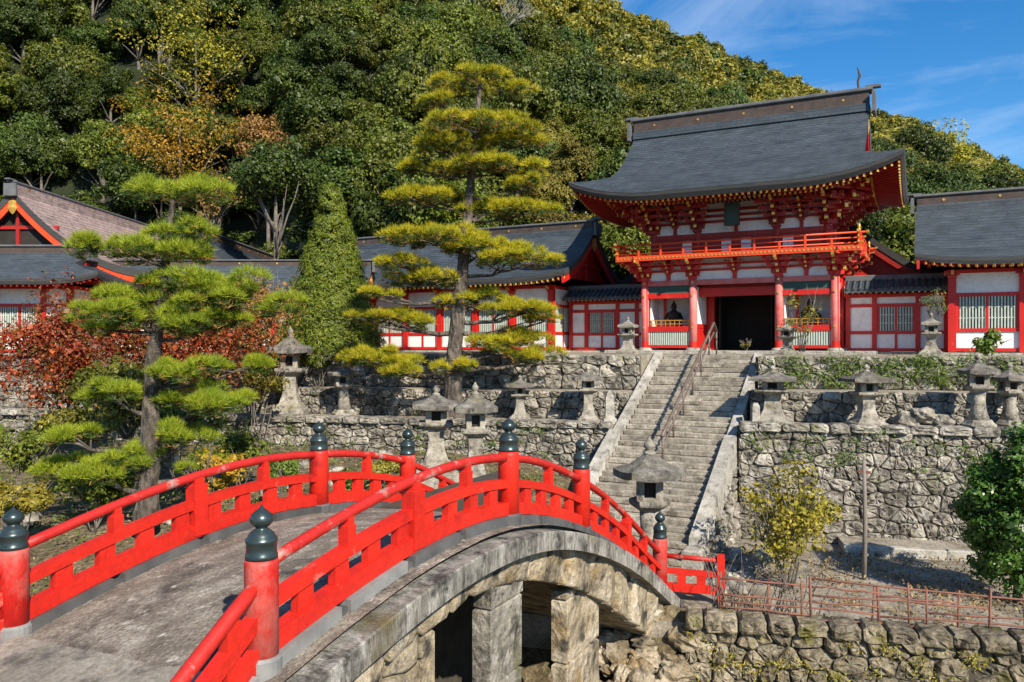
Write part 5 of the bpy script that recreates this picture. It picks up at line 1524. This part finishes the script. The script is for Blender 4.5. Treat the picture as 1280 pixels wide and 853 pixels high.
# cypress
x, y = on_ter(414, -10.1, 30.55, 3.5)
cz_ = camZ(x, y); ch = (430 - 203) / F * cz_ + .45
cy_ = thing('cypress_tree', 'dense dark green cone shaped cypress behind the left terrace', 'tree', (x, y, Z_PLAT))
MB().tube([(0, 0, -.3), (0, 0, ch * .9)], [.22, .03], 8).build('trunk', M['bark'], cy_, local=True)
rgc = np.random.default_rng(21); Vc = []
for k in range(1300):
    t = 1 - math.sqrt(rgc.random() * .985 + .012); a = rgc.uniform(0, 6.28); rr_ = 2.55 * (1 - t) ** .95 * rgc.uniform(.78, 1.0) * (1 + .12 * noise.noise((math.cos(a) * 1.6, math.sin(a) * 1.6, t * 7))); r = (.13 + .22 * (1 - t)) * rgc.uniform(.6, 1.3)
    c_ = np.array((rr_ * math.cos(a), rr_ * math.sin(a), (t - .5) * ch)); p, v = ell_pts(64, rgc, .6, 1.05, .2)
    Vc.append(leaf_quads(c_ + p * r * np.array((1, 1, 1.15)), v + np.array((math.cos(a) * .9, math.sin(a) * .9, .3)), .17, rgc, .24, .55))
cm = poly_mesh('crown', np.concatenate(Vc), M['cypress'])
o = link('crown', cm, cy_); o.location = (0, 0, ch * .5)


def bush(nm, label, px, py, Z, hw, hh, m, seed, leaf=.12, lobes=16, per=130, zb=None, group=None, twigm='bark2', depth=1.0, inner=.2, lr=(.3, .5), stems=5):
    c = atZ(px, py, Z); s_ = Z / F; R = (hw * s_, hw * s_ * depth, hh * s_); zb = zb if zb is not None else c.z - R[2] * .9
    t = thing(nm, label, 'bush' if 'maple' not in nm else 'tree', (c.x, c.y, zb), group=group)
    rr = random.Random(seed); b_ = MB()
    for k in range(stems):
        a = rr.uniform(0, 6.28); e = Vector((math.cos(a) * R[0] * .6, math.sin(a) * R[1] * .6, c.z - zb + R[2] * rr.uniform(-.3, .7)))
        pp = branch_path((rr.uniform(-.12, .12), rr.uniform(-.12, .12), -.15), e, rr, -.04, 4); b_.tube(pp, [.05 * (1 - .2 * q) * max(.5, R[0] * .5) for q in range(5)], 6)
        for q in range(3):
            e2 = e + Vector((rr.uniform(-1, 1) * R[0] * .4, rr.uniform(-1, 1) * R[1] * .4, rr.uniform(-.2, .5) * R[2])); b_.tube(branch_path(pp[3], e2, rr, 0, 3), [.02, .016, .012, .006], 5)
    b_.build('stems', M[twigm], t, local=True, smooth=True)
    me = crown_mesh('foliage', M[m], seed, R, lobes, per, leaf, lr, 'bush', inner=inner)
    o = link('foliage', me, t); o.location = (0, 0, c.z - zb)
    return t


bush('maple_tree', 'red leaved maple low behind the small pine trunk, beside the porch', 85, 440, 28.5, 100, 76, 'leaf_maple', 31, .095, 84, 170, zb=-2.95)
bush('maple_tree', 'red and orange maple behind the small pine on the terrace', 235, 432, 31, 105, 78, 'leaf_maple', 32, .095, 84, 170, zb=-2.95)
bush('maple_tree', 'rust coloured maple between the small pine and the cypress', 318, 405, 33, 60, 72, 'leaf_rust', 33, .10, 44, 190, zb=-2.95)
bush('shrub', 'dark green shrub under the maples on the left terrace', 160, 492, 26.6, 120, 34, 'leaf_mid', 34, .12, 44, 120, zb=-3.0, depth=.4)
bush('shrub', 'green shrub below the cypress beside the large lantern', 398, 450, 33.5, 34, 14, 'leaf_mid', 36, .12, 12, 120, zb=-1.9)
bush('shrub', 'small orange leaved shrub beside the small pine at the bridge rail', 268, 592, 18.6, 40, 34, 'leaf_gold', 37, .11, 14, 70, zb=-4.9, inner=.05)
bush('shrub', 'yellow green sapling with bare stems in front of the tall rubble wall', 985, 645, 20.8, 68, 70, 'leaf_shrub', 38, .11, 40, 95, zb=Z_LOW, inner=.03, stems=11, lr=(.22, .36))
bush('shrub', 'dark glossy broadleaf bush at the foot of the right wall', 1272, 640, 19.5, 76, 112, 'leaf_gloss', 39, .10, 58, 300, zb=Z_LOW, inner=.35, lr=(.22, .32))
FILL = [(30, 560, 22.5, 45, 30, 'leaf_mid', 'leafy green bush on the bank behind the left rail end'), (95, 530, 24.0, 60, 26, 'leaf_olive', 'olive shrub against the left retaining wall, under the maple'), (300, 560, 24.0, 36, 24, 'leaf_mid', 'green shrub at the foot of the left wall behind the orange shrub'),
        (225, 530, 24.5, 50, 24, 'leaf_mid', 'green shrub behind the small pine trunk at the wall'), (350, 590, 22.0, 22, 16, 'weed', 'small bright weed clump near the bridge crown'), (20, 625, 19.0, 40, 22, 'leaf_olive', 'low olive bush on the litter bank close to the rail'), (120, 610, 20.5, 45, 20, 'leaf_mid', 'low bush below the small pine lowest branch'), (480, 585, 24.0, 26, 15, 'leaf_olive', 'low shrub left of the worn shaft lantern'), (325, 470, 30.5, 40, 30, 'leaf_olive', 'mixed shrub beside the large lantern on the left terrace'), (440, 600, 22.5, 30, 14, 'weed', 'grassy clump behind the far rail of the bridge')]
for k, (px, py, Zq, hw, hh, mm, lab) in enumerate(FILL):
    q = atZ(px, py, Zq); bush('shrub', lab, px, py, Zq, hw, hh, mm, 500 + k, .10, 20, 110, zb=min(q.z - .3, left_h(q.x, q.y) if q.y < 26 + (q.x + 10) * TP else -2.95))
p = onY(1003, 385, 33.0)
bush('shrub', 'leafy potted shrub with orange tips in front of the gate niche', 1003, 392, camZ(p.x, p.y), 26, 32, 'leaf_olive', 40, .12, 10, 36, zb=Z_PLAT + .3, inner=.03, lr=(.3, .42))
p = onY(1163, 365, 35.6)
bush('shrub', 'wispy shrub rising behind the pedestal lantern of the right low wall', 1168, 378, camZ(p.x, p.y) + .9, 18, 20, 'weed', 41, .10, 8, 26, zb=Z_PLAT, inner=0)
p = onY(1240, 430, 35.0)
bush('shrub', 'green spiky plant clump below the right hall window', 1238, 430, camZ(p.x, p.y), 26, 16, 'weed', 42, .14, 10, 50, zb=Z_PLAT)
p = onY(932, 432, 36.0)
bush('shrub', 'small pale green potted plant inside the gate entrance', 932, 430, camZ(p.x, p.y), 9, 7, 'leaf_olive', 43, .08, 6, 40, zb=Z_PLAT)


# ground cover and weeds (uncountable)
def weeds(nm, label, pts_n, m, leaf, rng, up=.6):
    P_, N_ = pts_n; me = poly_mesh(nm, leaf_quads(P_, N_, leaf, rng, .4, .6), m); o = link(nm, me); o['kind'] = 'stuff'; tag(o, label, 'plants'); return o


rg = np.random.default_rng(77)


def wall_pts(p0, z0, z1, clumps, per, spread, tmin, tmax, batter, H):
    P_ = []; N_ = []; nrm = np.array((EX.y, -EX.x, 0))
    for _ in range(clumps):
        t = rg.uniform(tmin, tmax); z = rg.uniform(z0, z1)
        q = np.array((p0[0] + EX.x * t, p0[1] + EX.y * t, z)) + nrm * (.12 + (z1 - z) * batter)
        a = rg.normal(0, 1, (per, 3)) * np.array((spread, spread * .35, spread * .55)); P_.append(q + a + nrm * .06); N_.append(np.tile(nrm * .6 + np.array((0, 0, .7)), (per, 1)))
    return np.concatenate(P_), np.concatenate(N_)


weeds('wall_weeds', 'green weeds and grass hanging over the upper right wall', wall_pts((-5.5, 30.35), -1.5, -.42, 90, 55, .22, .3, 8.5, .08, 1.2), M['weed'], .10, rg)
weeds('wall_weeds', 'tufts of weed on the tall right wall', wall_pts((-5.5, 26.9), -4.2, -2.8, 26, 45, .17, .2, 9.5, .12, 3.6), M['weed'], .085, rg)
weeds('wall_weeds', 'yellow green weeds on the river wall', wall_pts((-4.75, 17.5), -8.2, -6.4, 40, 45, .16, .1, 7, .18, 3.4), M['leaf_shrub'], .07, rg)
weeds('wall_weeds', 'weeds and moss tufts on the left retaining walls', wall_pts((-10.1 - 24 * EX.x, 27.15 - 24 * EX.y), -4.4, -2.9, 60, 40, .18, 0, 22, .12, 2.6), M['weed'], .085, rg)
n = 9000; X = rg.uniform(-34, -10.3, n); Y = rg.uniform(5, 26, n); ok = Y < 26.3 + (X + 10) * TP; X = X[ok]; Y = Y[ok]
Zz = np.array([left_h(a, b) for a, b in zip(X, Y)]) + .03
weeds('fallen_leaves', 'brown fallen leaves scattered over the left bank', (np.stack([X, Y, Zz], 1), np.tile((0, 0, 1.), (len(X), 1))), M['dry_leaf'], .13, rg)
cl = rg.integers(0, len(X), 330); P_ = np.concatenate([np.stack([X[k] + rg.normal(0, .25, 40), Y[k] + rg.normal(0, .25, 40), np.full(40, Zz[k] + .06) + rg.uniform(0, .2, 40)], 1) for k in cl])
weeds('bank_weeds', 'low green weeds growing on the left bank', (P_, np.tile((0, 0, .6), (len(P_), 1))), M['weed'], .11, rg)
P_, N_ = [], []
for k in range(170):
    q = np.array((rg.uniform(-4.5, 5.5), 0, Z_LOW)); q[1] = 18.3 + (q[0] + 4.5) * TP + rg.uniform(.0, 7)
    P_.append(q + rg.normal(0, 1, (30, 3)) * np.array((.22, .22, .05)) + np.array((0, 0, .1))); N_.append(np.tile((0, 0, .5), (30, 1)))
weeds('ground_weeds', 'dry and green weeds along the foot of the fence', (np.concatenate(P_), np.concatenate(N_)), M['dry_leaf'], .11, rg)
# thorny vine tangle by the red fence
b_ = MB()
for k in range(46):
    a = P0 + EX * rs.uniform(-.2, 1.9) + Vector((rs.uniform(-.1, .3), rs.uniform(0, .5), rs.uniform(0, .2))); e = a + Vector((rs.uniform(-.6, .6), rs.uniform(-.2, .4), rs.uniform(.4, 1.25)))
    b_.tube(branch_path(a, e, rs, rs.uniform(-.3, .1), 5), [.014, .012, .01, .009, .007, .004], 4)
o = b_.build('vine_tangle', M['bark2'], smooth=True); o['kind'] = 'stuff'; tag(o, 'tangle of dry vines at the end of the red fence', 'vines')

# ------------------------------------------------------------------ hillside
SKY_PTS = [(-400, .80), (0, .74), (400, .60), (640, .49), (755, .434), (830, .402), (950, .350), (1010, .328), (1130, .285), (1200, .254), (1280, .218), (1500, .15), (1900, .05)]
def sky_v(px):
    for (a, va), (b, vb) in zip(SKY_PTS, SKY_PTS[1:]):
        if px <= b: return va + (vb - va) * max(0, (px - a) / (b - a))
    return .05
def lerp_t(px, T_):
    if px <= T_[0][0]: return T_[0][1]
    for (a, va), (b, vb) in zip(T_, T_[1:]):
        if px <= b: return va + (vb - va) * (px - a) / (b - a)
    return T_[-1][1]
ZB = [(-200, 79), (340, 79), (410, 56), (700, 52), (1280, 54), (1600, 60)]
ZR = [(-200, 136), (400, 136), (640, 165), (800, 200), (1280, 220), (1600, 220)]


def hill(px, Z):
    zb = lerp_t(px, ZB); zr2 = lerp_t(px, ZR); hr_ = (sky_v(px) - 5.2 / zr2) * zr2
    t = (Z - zb) / (zr2 - zb)
    if t <= 0: return -.6
    if t <= 1: return -.6 + (hr_ + .6) * t ** .92
    return hr_ - (Z - zr2) * .45


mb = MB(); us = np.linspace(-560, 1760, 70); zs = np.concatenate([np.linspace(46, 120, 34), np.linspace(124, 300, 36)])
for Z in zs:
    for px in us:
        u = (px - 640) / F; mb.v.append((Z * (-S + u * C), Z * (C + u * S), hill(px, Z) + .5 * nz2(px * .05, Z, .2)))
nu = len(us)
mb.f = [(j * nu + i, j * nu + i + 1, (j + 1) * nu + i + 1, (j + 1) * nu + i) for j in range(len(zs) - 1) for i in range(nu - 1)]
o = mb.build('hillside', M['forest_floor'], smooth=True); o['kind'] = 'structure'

PROTO = {}
GRP = 'trees on the hillside'
def mk(key, nm, label, m, R, seed, leaf, lobes=62, per=250, th=1.0, lr=(.17, .38), inner=.3):
    me = crown_mesh('crown', M[m], seed, R, lobes, per, leaf, lr, inner=inner)
    PROTO[key] = tree_proto(nm, label, GRP, me, R, th, .22, M['bark2'], seed=seed)
    PROTO[key]['_used'] = 0


mk('d1', 'broadleaf_tree', 'dark evergreen broadleaf tree on the wooded hillside', 'leaf_dark', (4.2, 4.2, 3.9), 101, .24)
mk('d2', 'broadleaf_tree', 'dark evergreen broadleaf tree on the wooded hillside', 'leaf_dark', (3.8, 4.4, 4.3), 102, .21, 46)
mk('m1', 'broadleaf_tree', 'mid green broadleaf tree on the wooded hillside', 'leaf_mid', (4.0, 4.0, 3.7), 103, .23)
mk('m2', 'broadleaf_tree', 'mid green broadleaf tree on the wooded hillside', 'leaf_mid', (3.6, 3.6, 4.2), 104, .21, 44)
mk('o1', 'broadleaf_tree', 'olive brown tree turning colour on the wooded hillside', 'leaf_olive', (3.5, 3.5, 3.2), 105, .21)
mk('o2', 'broadleaf_tree', 'olive brown tree turning colour on the wooded hillside', 'leaf_olive', (3.1, 3.3, 3.4), 106, .19, 36)
rh_ = random.Random(17); used = set(); spots = []
zrow = 54.0
while zrow < 128:
    px = -130.0; sp = 5.0 + (zrow - 54) * .02
    if zrow > 78: sp = 4.9
    while px < 1420:
        z = zrow + rh_.uniform(-2.6, 2.6); p_ = px + rh_.uniform(-.35, .35) * sp * F / zrow
        px += sp * F / zrow
        if z < lerp_t(p_, ZB) + 1.0: continue
        h = hill(p_, z)
        if (HY - (h + 9) / z * F) > 900: continue
        if h / z * F > HY + 50: continue            # above the frame
        spots.append((p_, z, h))
    zrow += sp * (.88 if zrow < 78 else .72)
spots.sort(key=lambda s_: s_[1]); near = spots[:290]; rest = spots[290:]
for (p_, z, h) in near:
    r = rh_.random(); w = (p_ - 520) / 500
    if r < .12 + .50 * max(0, min(1, w + .05)): key = rh_.choice(['o1', 'o2', 'm1', 'm2'])
    elif r < .62: key = rh_.choice(['m1', 'm2', 'd1'])
    else: key = rh_.choice(['d1', 'd2'])
    b = atZ(p_, 430, z); s_ = rh_.uniform(.78, 1.25)
    loc = (b.x, b.y, h - .2); rz = rh_.uniform(0, 6.28); scl = (s_, s_, s_ * rh_.uniform(.85, 1.2))
    if key in used: copy_tree(PROTO[key], loc, rz, scl)
    else:
        used.add(key); o = PROTO[key]; o.location = loc; o.rotation_euler = (0, 0, rz); o.scale = scl
# trees that stand out
def special(nm, label, m, px, py, Z, hw, hh, seed, leaf, lobes=40, per=90, inner=.2, lr=(.24, .38)):
    c = atZ(px, py, Z); s_ = Z / F; R = (hw * s_, hw * s_ * .9, hh * s_); g0 = hill(px, Z)
    me = crown_mesh('crown', M[m], seed, R, lobes, per, leaf, lr, 'bush' if nm == 'autumn_tree' else 'round', inner=inner)
    th = max(1.5, c.z - g0 - R[2] * .75)
    t = tree_proto(nm, label, None, me, R, th, .2, M['twig' if 'bare' in nm else 'bark2'], limbs=9, seed=seed); t.location = (c.x, c.y, g0)
    return t


special('autumn_tree', 'golden orange autumn tree on the slope above the left shrine', 'leaf_gold', 225, 168, 84, 98, 78, 201, .32, 62, 80, .0, (.13, .27))
special('autumn_tree', 'yellow green autumn tree above the golden one on the slope', 'leaf_yellow', 245, 62, 92, 105, 82, 202, .32, 60, 66, .0, (.13, .27))
special('autumn_tree', 'brownish small tree beside the golden autumn tree', 'leaf_rust', 335, 178, 82, 48, 40, 203, .30, 40, 90, .0)
special('autumn_tree', 'bright yellow tree on the hill right of the gate roof', 'leaf_yellow', 1165, 214, 118, 52, 44, 204, .42, 70, 110, .0)
special('autumn_tree', 'yellow green tree on the hill just right of the gate gable', 'leaf_yellow', 1120, 262, 96, 34, 38, 205, .36, 46, 90, .0)
special('autumn_tree', 'rust tinted low tree behind the gallery roof', 'leaf_rust', 268, 250, 81, 46, 30, 206, .32, 36, 80, .0)
special('broadleaf_tree', 'large dark rounded tree standing behind the cypress', 'leaf_dark', 345, 232, 57, 62, 62, 207, .22, 80, 190)


def bare_tree(label, px, py, Z, hw, hh, seed):
    rr = random.Random(seed); c = atZ(px, py, Z); g0 = hill(px, Z); s_ = Z / F; t = thing('bare_tree', label, 'tree', (c.x, c.y, g0)); b_ = MB()
    top = c.z - g0

    def grow(p, d, l, r, k):
        e = p + d * l; b_.tube([p, p.lerp(e, .5) + Vector((rr.uniform(-1, 1), rr.uniform(-1, 1), 0)) * l * .06, e], [r, r * .85, r * .65], 5)
        if k == 0: return
        for q in range(3):
            grow(e, (d + Vector((rr.uniform(-1, 1), rr.uniform(-1, 1), rr.uniform(-.1, .7))) * .75).normalized(), l * .68, r * .6, k - 1)
    grow(Vector((0, 0, -.5)), Vector((0, 0, 1)), top * .55 + .5, .16, 0)
    for q in range(5):
        a = rr.uniform(0, 6.28); grow(Vector((0, 0, top * .5)), Vector((math.cos(a) * .7, math.sin(a) * .7, .8)).normalized(), hh * s_ * .95, .10, 4)
    b_.build('branches', M['twig'], t, local=True, smooth=True)


bare_tree('leafless pale grey tree high on the slope above the tall pine', 612, 22, 98, 40, 30, 301)
bare_tree('leafless pale grey tree at the upper slope left of the yellow one', 175, 14, 104, 50, 30, 302)
# the far wood that reads as one mass
rgF = np.random.default_rng(9); base = crown_mesh('tmp', M['leaf_olive'], 400, (1, 1, .95), 18, 34, .165, (.28, .46), inner=.25)
nb = len(base.vertices); co = np.empty(nb * 3, np.float32); base.vertices.foreach_get('co', co); co = co.reshape(-1, 4, 3); bpy.data.meshes.remove(base)
base = crown_mesh('tmp', M['leaf_olive'], 401, (1, 1, .95), 28, 46, .12, (.28, .44), inner=.22)
nb = len(base.vertices); co2 = np.empty(nb * 3, np.float32); base.vertices.foreach_get('co', co2); co2 = co2.reshape(-1, 4, 3); bpy.data.meshes.remove(base)
base = crown_mesh('tmp', M['leaf_olive'], 402, (1, 1, .95), 9, 20, .2, (.35, .5), inner=.2)
nb = len(base.vertices); co3 = np.empty(nb * 3, np.float32); base.vertices.foreach_get('co', co3); co3 = co3.reshape(-1, 4, 3); bpy.data.meshes.remove(base)
far = list(rest)
zrow = 128.0
while zrow < 226:
    px = 380.0
    while px < 1400:
        z = zrow + rh_.uniform(-3, 3); p_ = px + rh_.uniform(-.4, .4) * 5.4 * F / zrow; px += 5.4 * F / zrow
        if z > lerp_t(p_, ZR) + 4 or z < lerp_t(p_, ZB): continue
        h = hill(p_, z)
        if h / z * F > HY + 40: continue
        far.append((p_, z, h))
    zrow += 4.6
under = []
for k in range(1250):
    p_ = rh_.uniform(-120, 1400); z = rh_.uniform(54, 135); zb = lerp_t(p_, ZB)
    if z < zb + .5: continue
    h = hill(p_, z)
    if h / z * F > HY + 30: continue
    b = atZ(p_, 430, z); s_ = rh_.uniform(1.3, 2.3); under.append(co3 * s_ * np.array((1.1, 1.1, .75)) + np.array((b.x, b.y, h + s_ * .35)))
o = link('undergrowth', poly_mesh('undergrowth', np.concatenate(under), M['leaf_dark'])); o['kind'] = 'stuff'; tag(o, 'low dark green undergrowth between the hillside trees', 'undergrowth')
buckets = {'leaf_olive': [], 'leaf_mid': [], 'leaf_dark': []}
for (p_, z, h) in far:
    b = atZ(p_, 430, z); s_ = rh_.uniform(2.3, 3.9); a = rh_.uniform(0, 6.28); ca, sa = math.cos(a), math.sin(a); Rm = np.array(((ca, -sa, 0), (sa, ca, 0), (0, 0, 1)))
    lw = max(0, min(1, (p_ - 380) / 320)); cc = co2 if z < 130 else co
    if z < 130: s_ *= 1.1
    buckets[rh_.choices(list(buckets), (.5 + 6 * lw, 3, 4 - 3 * lw))[0]].append(cc @ Rm.T * s_ + np.array((b.x, b.y, h + s_ * .8 + .4)))
for k, (mm, L_) in enumerate(buckets.items()):
    if not L_: continue
    o = link('distant_forest', poly_mesh('distant_forest', np.concatenate(L_), M[mm])); o['kind'] = 'stuff'
    tag(o, ('olive', 'mid green', 'dark green')[k] + ' tree crowns of the far hillside wood', 'forest')
